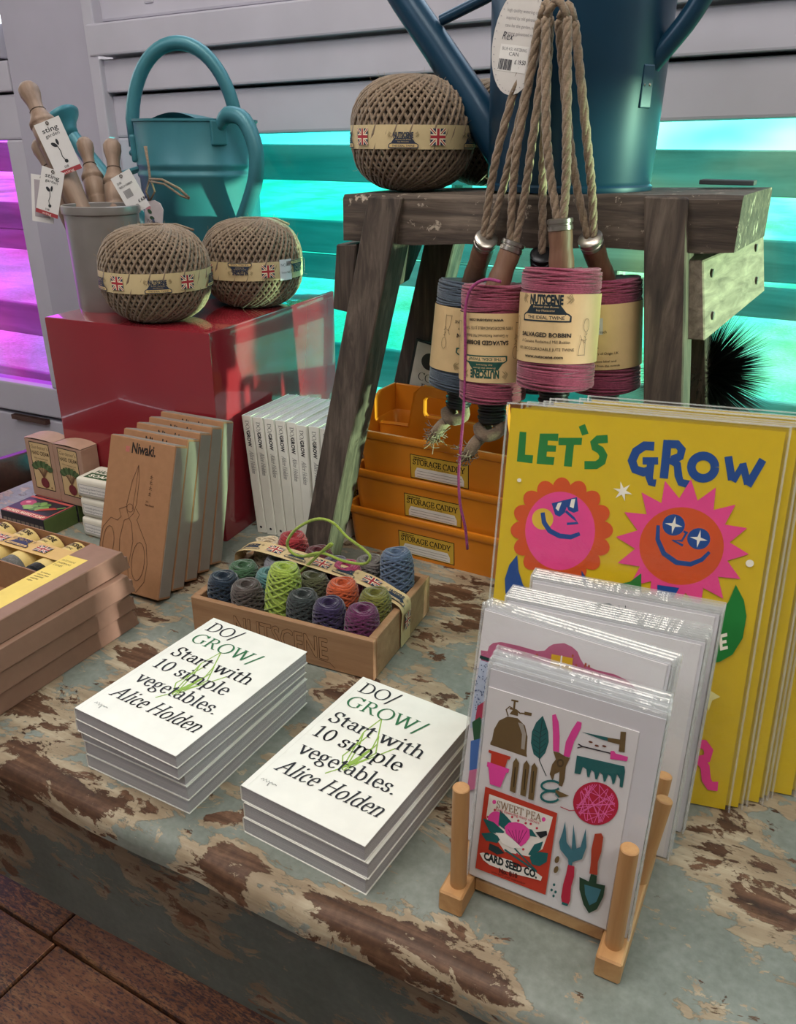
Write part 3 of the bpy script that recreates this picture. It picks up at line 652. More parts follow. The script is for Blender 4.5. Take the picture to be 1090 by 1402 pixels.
# ---- long boxes lying in a stack
LBW, LBL, LBH = 0.047, 0.30, 0.0215
kraft2 = flat('#8d6c5a', 0.6, 0.35, var=0.06, scale=90)
def long_box():
    b = thing('tool_box', 'x', 'box', None, 'long kraft tool boxes in a stack')
    # trapezoid-ended tuck box, x across, y along, z up
    MB().hexa([(0, 0, 0), (LBW, 0, 0), (LBW, LBL, 0), (0, LBL, 0)], [(.0015, .002, LBH), (LBW - .002, .002, LBH), (LBW - .002, LBL - .007, LBH), (.0015, LBL - .007, LBH)]).build('carton', kraft2, b, .0008, seg=1)
    MB().box(.004, LBW - .004, LBL - .0035, LBL + .0006, .001, LBH * .55).build('end_tuck', kraft2, b)
    return b
lb = long_box()
for i, (nm, de, dn, da) in enumerate((('lowest', 0, 0, 0), ('second lowest', .003, -.003, .004), ('second highest', .004, -.004, -.004), ('topmost', -.001, .002, .012))):
    p = EN(-0.6465 + de, 0.263 + dn, i * (LBH + .0004))
    M = TR(p.x, p.y, p.z, YAW + da); lab = 'long kraft tool box, %s of the stack left of the books' % nm
    if i == 0: lb.matrix_world = M; lb['label'] = lab
    else: t4 = dup(lb, M, lab)
t4['label'] = 'long kraft tool box with a yellow printed label, topmost of its stack'
a = Art(); a.rect(.0012, .095, .0285, .262, '#e3c665')
def ylab(t, v, u, w, sy): a.text(t, v, u, width=w, sy=sy, c='#4a3f2c')
for k, (t, w) in enumerate((('YATSUHASHI', .018), ('SHARPENING', .018), ('STONES', .012))): ylab(t, .0035, .250 - k * .0055, w, .0045)
for k, (t, w) in enumerate((('for secateurs', .013), ('scissors, shears', .015), ('and all kinds', .012), ('of garden', .010), ('edges', .007))): ylab(t, .0055, .222 - k * .0042, w, .0036)
a.text('Niwaki.', .0035, .112, width=.021, sy=.013, c='#29241c', bold=.012)
a.build('label', t4, m_top(LBH), step=.00003)

# ================================================================ REEL TRAY
TRW, TRD, TRH = 0.24, 0.078, 0.034
zt = 0.024
u_ = thing('carton', 'flat kraft carton with a white label under the tray of twine reels', 'box', TE(-0.935, 0.516, 0))
MB().box(0, .255, 0, .085, 0, zt - .0002).build('carton_body', kraft, u_, .001)
MB().box(.15, .22, -.0006, 0.0, .004, .020).build('label', flat('#ddd8cf', .6), u_)
tray = thing('reel_tray', 'open kraft tray holding a row of small twine reels', 'tray', TE(-0.93, 0.522, zt))
MB().box(0, TRW, 0, TRD, 0, .0015).build('tray_base', kraft, tray)
for nm, b in (('front_wall', (0, TRW, 0, .0015)), ('back_wall', (0, TRW, TRD - .0015, TRD)), ('end_wall', (0, .0015, .0015, TRD - .0015)), ('end_wall', (TRW - .0015, TRW, .0015, TRD - .0015))):
    MB().box(*b, .0015, TRH).build(nm, kraft, tray)
RR = 0.0162
def make_reel(col, M, label):
    r = thing('twine_reel', label, 'reel', M, 'small twine reels in the kraft tray')
    # axis along local y; standing on its round side
    Q = Matrix.Rotation(R(90), 4, 'X')
    mb = MB()
    mb.lathe([(RR - .0005, 0), (RR, .001), (RR, .011), (RR - .003, .0145), (.003, .0145)], 22, M=Matrix.Translation((0, .0145, 0)) @ Q)
    for k in range(3):
        mb.tube([((RR - .003 - .003*k) * math.cos(t), -.0002 - .0004*k, (RR - .003 - .003*k) * math.sin(t)) for t in [2*math.pi*i/18 for i in range(18)]], .0018, 5, closed=True)
    mb.build('twine', twine_mat(col), r, smooth=True)
    mb = MB(); mb.lathe([(RR - .004, 0), (RR, .0008), (RR + .0004, .003), (RR + .0004, .0565), (RR - .002, .0575)], 26, M=Matrix.Translation((0, .0695, 0)) @ Q); 
    mb.build('paper_band', flat('#dcc27c', .6, var=.05), r, smooth=True)
    a = Art(); a.text('NUTSCENE', 0, .044, width=.020, sy=.009, c='#3a3020', bold=.04, align='c'); a.text('TWINE', 0, .037, width=.012, sy=.005, c='#3a3020', align='c')
    a.build('band_print', r, lambda u, v, l: Vector(((RR + .0006 + l) * math.sin(u / RR), .0145 + v, (RR + .0006 + l) * math.cos(u / RR))), step=.00002)
    return r
rc = ['#7a4d4a', '#4b6a3c', '#2d3c4c', '#3f5663', '#6c6a66', '#17171b']; rn = ['brown', 'green', 'navy', 'slate blue', 'grey', 'black']
for i in range(6):
    p = EN(-0.93 + .0205 + i * .0395, 0.526, zt + .0018 + RR)
    make_reel(rc[i], TR(p.x, p.y, p.z, YAW), 'small %s twine reel with a cream band lying in the kraft tray' % rn[i])
ps = thing('paper_strip', 'printed cream paper band stretched across the tray of twine reels', 'paper band', TE(-0.93, 0.522, zt + RR * 2 + .0035))
MB().box(.0, TRW + .001, .026, .050, 0, .0004).build('strip', flat('#d3ad6a', .6, var=.05), ps)
a = Art(); x = .028
for k in range(3): twine_logo(a, x + .0, .031, .034, '#2c3350', '#d3ad6a', '#7a6a4a', full=False); union_jack(a, x + .028, .031, .019, .013); x += .068
a.rect(TRW - .0, .026, TRW + .001, .05, '#d3ad6a'); a.build('strip_print', ps, m_top(.0004), step=.00002)

# ================================================================ SMALL COSMETIC BOXES
so = thing('soap_box', 'boxed vegetable-print soap, green ended, in front of the hand cream cartons', 'box', TR(-0.5328, 1.0185, 0, R(-26.5)))
SW, SD, SH = .0799, .055, .0255
MB().box(0, SW, 0, SD, 0, SH).build('carton', flat('#2a2630', .5), so, .001)
MB().box(SW - .0002, SW + .0008, .0005, SD - .0005, .0005, SH - .0005).build('end_flap', flat('#57693a', .5), so)
a = Art(); a.rect(.001, .001, SW - .001, .0115, '#b5524e'); a.text('FARMERS MARKET SOAP', .004, .003, width=SW - .01, sy=.009, c='#f0ddc0', bold=.02)
a.rect(.001, .049, SW - .001, .054, '#b5524e'); a.rect(SW - .0035, .001, SW - .001, .054, '#b5524e')
a.ell(.016, .033, .011, .010, '#b04a62'); a.ell(.014, .035, .004, .003, '#d98b98')
for k in range(7): a.ell(.040 + .009*math.cos(k*.9), .030 + .008*math.sin(k*.9), .007, .0055, ('#7fa05a', '#5f8444')[k % 2], 12, k * 50)
a.poly([(.045, .014), (.066, .030), (.070, .034), (.062, .036), (.048, .024)], '#b04438'); a.stroke([(.068, .034), (.075, .043)], .003, '#6f9a50')
for p_ in ((.030, .020), (.024, .024)): a.ell(*p_, .007, .004, '#8fb265', 12, 30)
a.build('lid_print', so, m_top(SH), step=.00003)
a = Art()
for k in range(9): a.rect(.004 + k*.0085, .006, .010 + k*.0085, .0095, '#8f8074'); a.rect(.004 + k*.0085, .012, .0105 + k*.0085, .0165, '#7c7068')
a.build('side_print', so, m_front(), step=.00003)
HW, HD, HH = .0530, .028, .083
dup(so, TR(-0.5328, 1.0185, 0, R(-26.5)) @ Matrix.Translation((.002, .0560, 0)), 'boxed vegetable-print soap hidden under the hand cream cartons')
kraft3 = flat('#a98774', .6, .3, var=.05, scale=100)
hc = thing('cream_carton', 'kraft hand cream carton with beetroot label, the left of two by the red plinth', 'box', TR(-0.5328, 1.0185, 0, R(-26.5)) @ Matrix.Translation((-.0005, .0575, SH + .0004)), 'hand cream cartons')
MB().box(0, HW, 0, HD, 0, HH).build('carton', kraft3, hc, .0008, seg=1)
MB().grid([[(HW * i / 6 - .0003, HD * j / 4, HH + .0008 + .004 * math.sin(math.pi * i / 6) * (0.4 + .6 * j / 4)) for i in range(7)] for j in range(5)]).grid([[(HW * i / 6 - .0003, HD * j / 4, HH) for i in range(7)] for j in range(5)]).build('lid_flap', kraft3, hc, smooth='all')
a = Art(); a.rect(.008, .012, HW - .008, .080, '#26201c'); a.rect(.0092, .0132, HW - .0092, .0788, '#c7ab7e')
a.text("Gardener's", HW/2, .0705, width=.031, sy=.0072, c='#5a4630', align='c'); a.text('HAND CREAM', HW/2, .0620, width=.032, sy=.0078, c='#4a3826', align='c', bold=.02)
a.text('With beeswax and', HW/2, .0560, width=.026, sy=.0036, c='#6a543a', align='c'); a.text('botanical oils', HW/2, .0525, width=.020, sy=.0036, c='#6a543a', align='c')
for k in range(9):
    t_ = -1.2 + k * .3; a.stroke([(HW/2, .028), (HW/2 + .008*math.sin(t_), .040), (HW/2 + .017*math.sin(t_), .040 + .009*math.cos(t_))], .0010, '#6a4a36')
    a.ell(HW/2 + .016*math.sin(t_), .040 + .009*math.cos(t_), .0035, .0055, ('#3f5232', '#536842')[k % 2], 10, -R(1) * 0 - t_ * 57)
a.ell(HW/2 + .001, .0225, .0075, .0075, '#6e2a30'); a.stroke([(HW/2, .0165), (HW/2 + .002, .0140)], .0008, '#6e2a30'); a.ell(HW - .014, .0165, .0015, .0015, '#7a5a3a', 8)
a.build('label', hc, m_front(), step=.00003)
dup(hc, TR(-0.5328, 1.0185, 0, R(-26.5)) @ Matrix.Translation((.0535, .0565, SH + .0004)) @ Matrix.Rotation(R(-2.5), 4, 'Z'), 'kraft hand cream carton with beetroot label, the right of two by the red plinth', 'hand cream cartons')
wm = flat('#d9d3c4', .5, .4, var=.04)
for i, nm in enumerate(('bottom', 'middle', 'top')):
    w = thing('wrapped_soap', 'white paper-wrapped soap bar, %s of the three stacked beside the shears boxes' % nm, 'soap', TR(-0.4163 + .002 * (i % 2), 0.9935, i * .0275 + .0002, R(-26 + 2 * (i - 1))), 'wrapped soap bars')
    MB().box(0, .062, 0, .048, 0, .0272).build('wrapper', wm, w, .006, smooth=True, seg=3)
    a = Art(); a.rect(.010, .006, .054, .022, '#39543a'); a.text('HAND', .013, .024, width=.028, sy=.012, c='#39543a', bold=.03); a.ell(.050, .033, .006, .006, '#b4503f'); a.text('SOAP', .014, .010, width=.03, sy=.011, c='#e9e4d4', bold=.03)
    a.build('print', w, m_top(.0272), step=.00003)
    a = Art(); a.rect(.006, .006, .056, .019, '#8a8790'); a.rect(.0065, .0065, .0555, .0185, '#e4e0da')
    for k in range(2): a.text('handmade gardeners hand soap bar', .008, .013 - k*.0045, width=.046, sy=.004, c='#77747c')
    a.build('side_label', w, m_front(-.0002), step=.00003)
# ================================================================ RED PLINTH
RYAW = R(-22.04); RZ = 0.2721
red = tag(MB().box(0, .2475, 0, .331, 0, RZ).build('display_plinth', flat('#86202c', 0.14, 0.5, var=.06, scale=6, coat=.9), None, .003, smooth=True, M=TR(-0.4516, 1.0664, 0, RYAW)), 'glossy red plinth box carrying the teal watering can and twine balls', 'plinth')
# ================================================================ TWINE BALLS
BR, BHH = 0.066, 0.056     # radius, half height
def ball_pt(th, ph, k=1.0):
    # superellipsoid: flat-ish poles
    c, s = math.cos(ph), math.sin(ph); ex = 0.72
    cr = abs(c) ** ex; sz = math.copysign(abs(s) ** 0.80, s)
    return Vector((BR * k * cr * math.cos(th), BR * k * cr * math.sin(th), BHH * k * sz))
mb = MB(); ang = 0.0; loops, segs = 52, 44; path = []
inc = R(50)
for l in range(loops):
    for i in range(segs):
        t_ = 2 * math.pi * i / segs; ang = 2 * math.pi * (l + i / segs) / loops * 1.0 + (l % 2) * 0.0
        v = Vector((math.cos(t_), math.sin(t_) * math.cos(inc), math.sin(t_) * math.sin(inc)))
        ph = math.asin(max(-1, min(1, v.z))); th = math.atan2(v.y, v.x) + ang
        # push to the pole so the ends of the ball close over
        ph = math.copysign(min(abs(ph) * 1.62, R(83)), ph)
        path.append(ball_pt(th, ph, 1.0 + 0.010 * math.sin(l * 2.399) - (0.012 if math.cos(t_) < 0 else 0)))
mb.tube(path, 0.0019, 4)
ball_strands = mb.mesh('wound_twine', twine_mat('#7f6d5b'), smooth='all')
core = MB(); prof = [(0.008, -BHH * .80)] + [(BR * .965 * abs(math.cos(R(p))) ** .72, BHH * .955 * math.copysign(abs(math.sin(R(p))) ** .8, p)) for p in range(-78, 79, 6)] + [(0.012, BHH * .86), (0.010, BHH * .5)]
core.lathe(prof, 40); ball_core = core.mesh('core', twine_mat('#4d4035'), smooth='all')
band = MB(); bz0, bz1 = -.0145, .0085
band.lathe([(BR * 1.013 * (abs(1 - (z / BHH) ** 2.5 if z > 0 else 1 - (-z / BHH) ** 2.5)) ** .36, z) for z in (bz0, -.007, 0, bz1)], 48)
band_me = MB().lathe([(BR * 1.018, bz0), (BR * 1.026, -.004), (BR * 1.022, bz1)], 48).mesh('band', flat('#c8b48a', .6, var=.05), smooth='all')
# drop the end caps of the open band
bm = bmesh.new(); bm.from_mesh(band_me); bmesh.ops.delete(bm, geom=[f for f in bm.faces if len(f.verts) > 4], context='FACES'); bm.to_mesh(band_me); bm.free()
def band_print(flip):
    a = Art(); per = 2 * math.pi * BR * 1.025; nrep = 5
    for k in range(nrep):
        u0 = -per / 2 + per * k / nrep
        twine_logo(a, u0 + .020, (-.0135 if flip > 0 else .0085), .031, '#2b3446', '#cdb27c', '#7a6848', flip, full=True)
        union_jack(a, u0 + .0475, -.0105, .0165, .0155)
    return a.mesh('band_print', m_cyl(BR * 1.0275), step=.00002, base=.0001, du=.004)
bp_up, bp_dn = band_print(1), band_print(-1)
def twine_ball(c, rot, label, flip=1, sticker=False):
    b = thing('twine_ball', label, 'twine ball', Matrix.Translation(c) @ Matrix.Rotation(rot, 4, 'Z'), 'balls of jute twine')
    put('wound_twine', ball_strands, b); put('core', ball_core, b); put('band', band_me, b); stuff(put('band_print', bp_up if flip > 0 else bp_dn, b))
    rnd = random.Random(int(abs(c.x) * 1000)); mb = MB()
    mb.tube([(0.012, 0, BHH * .8), (0.02, .01, BHH * 1.0), (.035, .004, BHH * .99), (.05, -.012, BHH * .88)], .0016, 5); mb.build('loose_end', twine_mat('#7f6d5b'), b, smooth='all')
    mb = MB()
    for k in range(70):
        th, ph = rnd.uniform(0, 6.28), rnd.uniform(-.6, 1.3); q = ball_pt(th, ph, 1.02); d = (q.normalized() + Vector((rnd.uniform(-1, 1), rnd.uniform(-1, 1), rnd.uniform(-.5, 1)))).normalized() * rnd.uniform(.003, .009)
        mb.tube([q, q + d * .6, q + d + Vector((0, 0, .001))], .00013, 3, caps=False)
    stuff(mb.build('loose_fibres', twine_mat('#a58d6c'), b))
    if sticker:
        a = Art(); a.rect(.030, -.0155, .050, .0105, '#d5d2dc'); a.text('NC17', .032, .002, size=.005, c='#555a66'); [a.rect(.041 + k * .001, .002, .0415 + k * .001, .008, '#444444') for k in range(7)]; a.text('Twine Ball', .032, -.007, size=.0035, c='#555a66')
        a.build('price_sticker', b, m_cyl(BR * 1.031), step=.00003, du=.004)
    return b
zb = RZ + BHH * .985
def face(c): return math.atan2(-c.y, -c.x) + math.pi / 2
for px, py, d, rt, lab, fl_, st in ((213, 376, 1.030, 20, 'jute twine ball with flag-printed band at the front edge of the red plinth', 1, False), (346, 364, 1.125, 5, 'jute twine ball with upside-down band and price sticker on the red plinth', -1, True)):
    c = at_d(px, py, d); c.z = zb; twine_ball(c, face(c) + R(rt), lab, fl_, st)
STZ = 0.431
c = at_d(565, 183, 0.905); c.z = STZ + BHH * 1.0 - .002; twine_ball(c, face(c) + R(11), 'jute twine ball on the left end of the old stool top', 1)
c2 = c + E3 * .046 + N3 * .124; c2.z = STZ + BHH - .0005; twine_ball(c2, face(c2) + R(-30), 'second jute twine ball on the stool, hidden behind the first', 1)

# ================================================================ POT WITH DIBBERS
pc = at_z(126, 428, RZ) + N3 * .043 - E3 * .004; pc.z = RZ
pot = thing('tin_pot', 'grey-glazed round pot holding wooden dibbers on the red plinth', 'pot', Matrix.Translation(pc))
PH_ = .130
MB().lathe([(.0, .002), (.038, .002), (.0425, 0), (.0435, .004), (.0445, .05), (.0465, PH_ - .012), (.0465, PH_ - .011), (.0485, PH_ - .010), (.0490, PH_ - .006), (.0485, PH_ - .001), (.047, PH_), (.0455, PH_ - .001), (.0440, PH_ - .02), (.040, .006), (0, .006)], 48).build('pot_body', flat('#8b8582', .28, .5, .35, var=.12, scale=18), pot, smooth=True)
dib_w = wood('dibber_wood', '#6f5848', '#8d7463', '#a58b78', 2, 1.2, .55)
def dibber(name_lab, top, bot, s=1.0, tag_=None):
    # top, bot world points; knob at top
    ax = (Vector(top) - Vector(bot)); L = ax.length; q = ax.to_track_quat('Z', 'Y').to_matrix().to_4x4()
    d = thing('dibber', name_lab, 'dibber', Matrix.Translation(bot) @ q, 'wooden dibbers in the pot')
    r = .0155 * s
    pr = [(0, -.004), (.004, 0), (r * .75, .05), (r * .96, L - .088), (r * 1.0, L - .086), (r * .90, L - .084), (r, L - .082), (r, L - .060), (r * .9, L - .058), (r * 1.06, L - .056), (r * 1.06, L - .052), (r * .80, L - .045), (r * .55, L - .034), (r * .60, L - .024), (r * .80, L - .012), (r * .80, L - .004), (r * .55, L + .002), (0, L + .0035)]
    MB().lathe(pr, 20).build('body', dib_w, d, smooth='all')
    MB().tube([(r * .6 * math.cos(t / 2), r * .6 * math.sin(t / 2), L - .036) for t in range(13)], .0009, 5, closed=True).build('cord', flat('#4a3a30', .8), d)
    return d, L
def hang_tag(nm, label, px, w, h, n, rot, art, grp, d):
    # flat tag whose top centre is at a pixel at depth d, rolled in its plane
    c = at_d(*px, d); M = Matrix.Translation(c) @ Matrix.Rotation(YAW * .6 + R(n), 4, 'Z') @ Matrix.Rotation(R(rot), 4, 'Y')
    t = thing(nm, label, 'tag', M, grp)
    MB().box(-w/2, w/2, 0, .0006, -h, 0).build('card', flat('#d8d5d4', .6, var=.03), t)
    MB().tube([(.0018 * math.cos(k), -.0006, -.003 + .0018 * math.sin(k)) for k in range(7)], .0005, 4, closed=True).build('string', flat('#4a3a30', .8), t)
    art.build('print', t, m_front(), step=.00003); return t
PZ = Vector((0, 0, 1)); ptop = pc + PZ * PH_
d1 = pc.dot(_w) - CAM.dot(_w)
dd = (pc - CAM).dot(_w)
for lab, kp, s, off, dep in (('tall wooden dibber leaning left in the pot', (37, 118), 1.08, (.012, -.012), dd - .02), ('short wooden dibber half hidden behind tags in the pot', (53, 196), .95, (-.012, .006), dd + .005),
                        ('wooden dibber standing at the back of the pot', (115, 193), .9, (.004, .020), dd + .03), ('wooden dibber leaning right in the pot', (153, 195), .95, (.014, .006), dd + .005)):
    tp = at_d(*kp, dep); dibber(lab, tp, pc + Vector((off[0], off[1], .012)), s)
def sting_art(w, h):
    a = Art(); k = '#2c2f33'
    a.text('sting', 0, -h * .20, width=w * .62, sy=h * .13, c=k, align='c', bold=.01); a.text('garden', 0, -h * .29, width=w * .55, sy=h * .09, c=k, align='c')
    a.stroke([(-w*.02, -h*.45), (w*.03, -h*.58), (w*.0, -h*.68), (w*.06, -h*.76)], w*.03, k); a.ell(w*.08, -h*.78, w*.07, h*.035, k, 12)
    a.ell(-w*.10, -h*.44, w*.12, h*.035, k, 12, -40); a.ell(w*.05, -h*.41, w*.05, h*.06, k, 12); a.text('DIB', 0, -h*.89, size=h*.06, c=k, align='c')
    a.rect(-w/2, -h, w/2, -h * .915, '#9d3f45'); a.text('sting', 0, -h*.985, width=w*.4, sy=h*.07, c='#e5cfc8', align='c'); return a
hang_tag('price_tag', 'white sting garden tag hanging on the tallest dibber', (63, 165), .036, .065, 14, -19, sting_art(.036, .065), 'dibber tags', dd - .064)
hang_tag('price_tag', 'white sting garden tag hanging low at the left of the pot', (73, 232), .029, .058, 14, 18, sting_art(.029, .058), 'dibber tags', dd - .062)
a = Art(); a.rect(-.002, -.026, .012, -.018, '#d8d5d4'); [a.rect(-.008 + k*.0012, -.030, -.0074 + k*.0012, -.020, '#45454a') for k in range(9)]
a.text('BEECH DIBBER', -.010, -.016, width=.020, sy=.0034, c='#33333a'); a.text('DIB', -.010, -.011, size=.004, c='#33333a'); a.text('£ 6.50', .004, -.040, size=.005, c='#33333a', bold=.03)
hang_tag('price_tag', 'white barcode tag hanging on the right-hand dibber', (164, 238), .029, .050, 14, -26, a, 'dibber tags', dd - .045)
a = Art(); a.rect(-.010, -.052, .010, -.006, '#a39aa0'); a.text('£ 6', -.004, -.046, size=.006, c='#33333a', rot=90)
hang_tag('price_tag', 'mauve shaded tag hanging behind the others at the left of the pot', (57, 240), .028, .058, 14, 8, a, 'dibber tags', dd - .050)

# ================================================================ TEAL WATERING CAN
teal = flat('#377480', .42, .5, .15, var=.07, scale=14)
tc0 = EN(-.835, 1.011, RZ); TRr, TH = .0840, .232
can = thing('watering_can', 'teal enamelled watering can standing on the red plinth', 'watering can', Matrix.Translation(tc0) @ Matrix.Rotation(YAW + R(4), 4, 'Z'))
pr = [(0, .002), (TRr * .94, .002), (TRr * .96, 0), (TRr * .965, .006), (TRr * .985, TH - .075), (TRr * 1.012, TH - .072), (TRr * 1.012, TH - .068), (TRr * .985, TH - .065), (TRr * .985, TH - .062), (TRr * 1.012, TH - .059), (TRr * 1.012, TH - .055), (TRr * .99, TH - .052), (TRr, TH - .004), (TRr * 1.02, TH - .003), (TRr * 1.02, TH), (TRr * .995, TH), (TRr * .97, TH - .01), (TRr * .94, .01), (0, .01)]
MB().lathe(pr, 56).build('can_body', teal, can, smooth=True)
hood = MB(); rows = []
for j in range(7):
    f_ = j / 6; rows.append([Vector((TRr * .45 * (1 - f_) * math.cos(t), -.05 + TRr * 1.2 * math.sin(t) * (1 - f_), TH + .008 * math.sin(f_ * 1.57))) for t in [math.pi * i / 16 for i in range(17)]])
hood.grid(rows); hood.build('half_lid', teal, can, smooth='all')
# over-arching handle
hp = []
hz = lambda p: TH - .035 + .012 * 0
for i in range(25):
    t = math.pi * i / 24; hp.append(Vector((-.0700 * math.cos(t) - .004, -.045 + .05 * (i / 24), TH - .02 + (.112 * math.sin(t) ** .85) if 0 < i < 24 else TH - .035)))
hb = MB(); hb.tube(hp, [.007] + [.0092] * 23 + [.007], 10); hb.build('arch_handle', teal, can, smooth='all')
MB().box(-.012, .012, -.004, .004, -.03, .006).build('handle_lug', teal, can, .003, M=TR(-.0730, -.046, TH - .025, R(-58)))
MB().lathe([(0, -.001), (.004, -.001), (.004, .001), (.002, .003), (0, .003)], 12, M=Matrix.Rotation(R(90), 4, 'X')).build('rivet', flat('#3c6f7c', .3, .5, .6), can, M=TR(-.0755, -.0505, TH - .043, R(-58)))
# back handle
q = [Vector((.068, -.045, TH - .012)), Vector((.084, -.046, TH + .004)), Vector((.110, -.048, TH - .002)), Vector((.126, -.050, TH - .035)), Vector((.124, -.050, TH - .070)), Vector((.106, -.044, TH - .105)), Vector((.086, -.036, TH - .135)), Vector((.0805, -.030, TH - .150))]
def smooth_path(P, n=4):
    out = []
    for i in range(len(P) - 1):
        p0 = P[max(0, i-1)]; p1 = P[i]; p2 = P[i+1]; p3 = P[min(len(P)-1, i+2)]
        for k in range(n):
            t = k / n; out.append(0.5 * ((2*p1) + (p2 - p0)*t + (2*p0 - 5*p1 + 4*p2 - p3)*t*t + (3*p1 - p0 - 3*p2 + p3)*t**3))
    out.append(P[-1]); return out
sp = smooth_path(q); MB().tube(sp, [.006 + .0045 * min(1, i / 4, (len(sp) - 1 - i) / 5) for i in range(len(sp))], 10).build('side_handle', teal, can, smooth='all')
MB().box(-.011, .011, -.0025, .0025, -.015, .015).build('handle_bracket', teal, can, .002, M=TR(.0700, -.0485, TH - .017, R(56)))
# spout to the left with rose
s0, s1 = Vector((-.066, -.02, .055)), can.matrix_world.inverted() @ px_n(97, 184, .972)
MB().tube([s0, s0.lerp(s1, .5), s1], [.017, .0135, .0105], 14).build('spout', teal, can, smooth=True)
MB().tube([Vector((-.080, -.02, .170)), s0.lerp(s1, .62)], .0045, 8).build('spout_brace', teal, can, smooth=True)
dirs = (s1 - s0).normalized(); Q = Matrix.Translation(s1) @ dirs.to_track_quat('Z', 'Y').to_matrix().to_4x4()
MB().lathe([(.0105, -.004), (.0130, .004), (.020, .014), (.0285, .020), (.0315, .024), (.029, .0275), (.014, .032), (0, .033)], 28, M=Q).build('rose', teal, can, smooth='all')
tg = at_plane(211, 290, tc0 - N3 * .107, N3)
gt = thing('gift_tag', 'small floral swing tag tied to the teal watering can with string', 'tag', Matrix.Translation(tg) @ Matrix.Rotation(YAW + R(12), 4, 'Z') @ Matrix.Rotation(R(10), 4, 'Y') @ Matrix.Scale(1.25, 4))
MB().prism([(-.010, -.03), (.010, -.03), (.011, .004), (.007, .010), (0, .012), (-.007, .010), (-.011, .004)], -.0004, .0004, M=Matrix.Rotation(R(90), 4, 'X')).build('card', flat('#c9bfc4', .6), gt)
a = Art()
for k in range(9): a.ell(-.008 + .016 * ((k * 37) % 10) / 10, -.026 + .032 * ((k * 53) % 10) / 10, .002, .003, ('#b5595f', '#50607e', '#3f5a48', '#c98a96')[k % 4], 8, k * 40)
a.text('Watering', 0, -.012, width=.015, sy=.005, c='#5a4a52', align='c'); a.text('Can', 0, -.018, size=.005, c='#5a4a52', align='c'); a.build('print', gt, m_front(-.0005), step=.00003)
mb = MB(); iv = gt.matrix_world.inverted(); wpt = lambda px, py, n_=.0: iv @ at_plane(px, py, tc0 - N3 * (.108 + n_), N3)
jm = twine_mat('#7f6d5b')
mb.tube([wpt(198, 200), wpt(203, 225), wpt(205, 245), wpt(200, 262), wpt(205, 275)], .0011, 5); mb.tube([wpt(200, 200), wpt(206, 245), wpt(212, 262), wpt(206, 274)], .0011, 5)
mb.tube([wpt(205, 245), wpt(222, 246), wpt(245, 258), wpt(259, 271)], .0014, 5); mb.tube([wpt(205, 248), wpt(225, 252), wpt(248, 268), wpt(259, 272)], .0012, 5)
mb.build('string', jm, gt, smooth='all')
# ================================================================ STOOL
oldw = wood('old_oak', '#271e19', '#4c4037', '#796a5d', 0, 2.2, .8, .25, '#a89a8a'); oldw_v = wood('old_oak_leg', '#261f1b', '#493d35', '#706257', 2, 2.2, .8)
ST = Matrix.Translation(EN(-.284, .816, 0)) @ Matrix.Rotation(YAW, 4, 'Z')
stool = thing('work_stool', 'rough old wooden stool with splayed legs carrying the blue watering can', 'stool', ST)
sti = ST.inverted(); kend = ((sti @ px_n(1060, 246, .986)).x - .2) / .17
tl = math.tan(R(1.6)); zt_ = lambda x: .4315 + x * tl
mb = MB(); rows = []
for i in range(15):
    x = -.2 + .4 * i / 14; w1 = .0012 * math.sin(i * 2.1); w2 = .0015 * math.sin(i * 1.3 + 1)
    sk = .0
    kx = kend * max(0.0, (x + .2) / .4) ** 2
    rows.append([(x + kx * q_[1], q_[1], q_[2]) for q_ in [(x, 0 + w1, zt_(x) - .048 + w2), (x, w2 * .6, zt_(x) - .004), (x, .004, zt_(x) + w1 * .4), (x, .08, zt_(x)), (x, .166, zt_(x)), (x, .17, zt_(x) - .004), (x, .17 + w2, zt_(x) - .048)]])
mb.grid(rows); n_ = 7
mb.f.append(tuple(range(n_ - 1, -1, -1))); mb.mi.append(0); mb.f.append(tuple(14 * n_ + k for k in range(n_))); mb.mi.append(0)
for i in range(14): mb.f.append((i * n_, (i+1) * n_, (i+1) * n_ + n_-1, i * n_ + n_-1)); mb.mi.append(0)
mb.build('seat_plank', oldw, stool, smooth=True)
def leg(xt0, xt1, zt2, xb0, xb1, y0, y1, splay, nm='leg'):
    return MB().hexa([(xb0, y0 - splay, 0), (xb1, y0 - splay, 0), (xb1, y1 - splay, 0), (xb0, y1 - splay, 0)], [(xt0, y0, zt2), (xt1, y0, zt2), (xt1, y1, zt2), (xt0, y1, zt2)]).build(nm, oldw_v, stool, .0015, seg=1)
lb0, lb1 = stool.matrix_world.inverted() @ at_z(403, 782), stool.matrix_world.inverted() @ at_z(440, 787)
leg(-.166, -.126, .4255, lb0.x, lb1.x, -.006, .036, .060)
leg(.117, .155, .434, .178, .212, -.006, .036, .04)
leg(-.166, -.126, .380, -.263, -.225, .140, .176, -.02)
leg(.117, .155, .388, .178, .212, .140, .176, -.02)
bq = [sti @ px_n(*q_) for q_ in ((963, 357, .822), (1046, 322, .985), (1047, 399, .985), (965, 467, .822))]; bt = Vector((-.022, 0, 0))
MB().hexa([bq[3] + bt, bq[3], bq[2], bq[2] + bt], [bq[0] + bt, bq[0], bq[1], bq[1] + bt]).build('side_brace', wood('lit_brace', '#5d5148', '#877a6d', '#aa9c8c', 1, 2.2, .8), stool, .0012, seg=1)  # paler than the other stool wood: window light put into this brace's colour
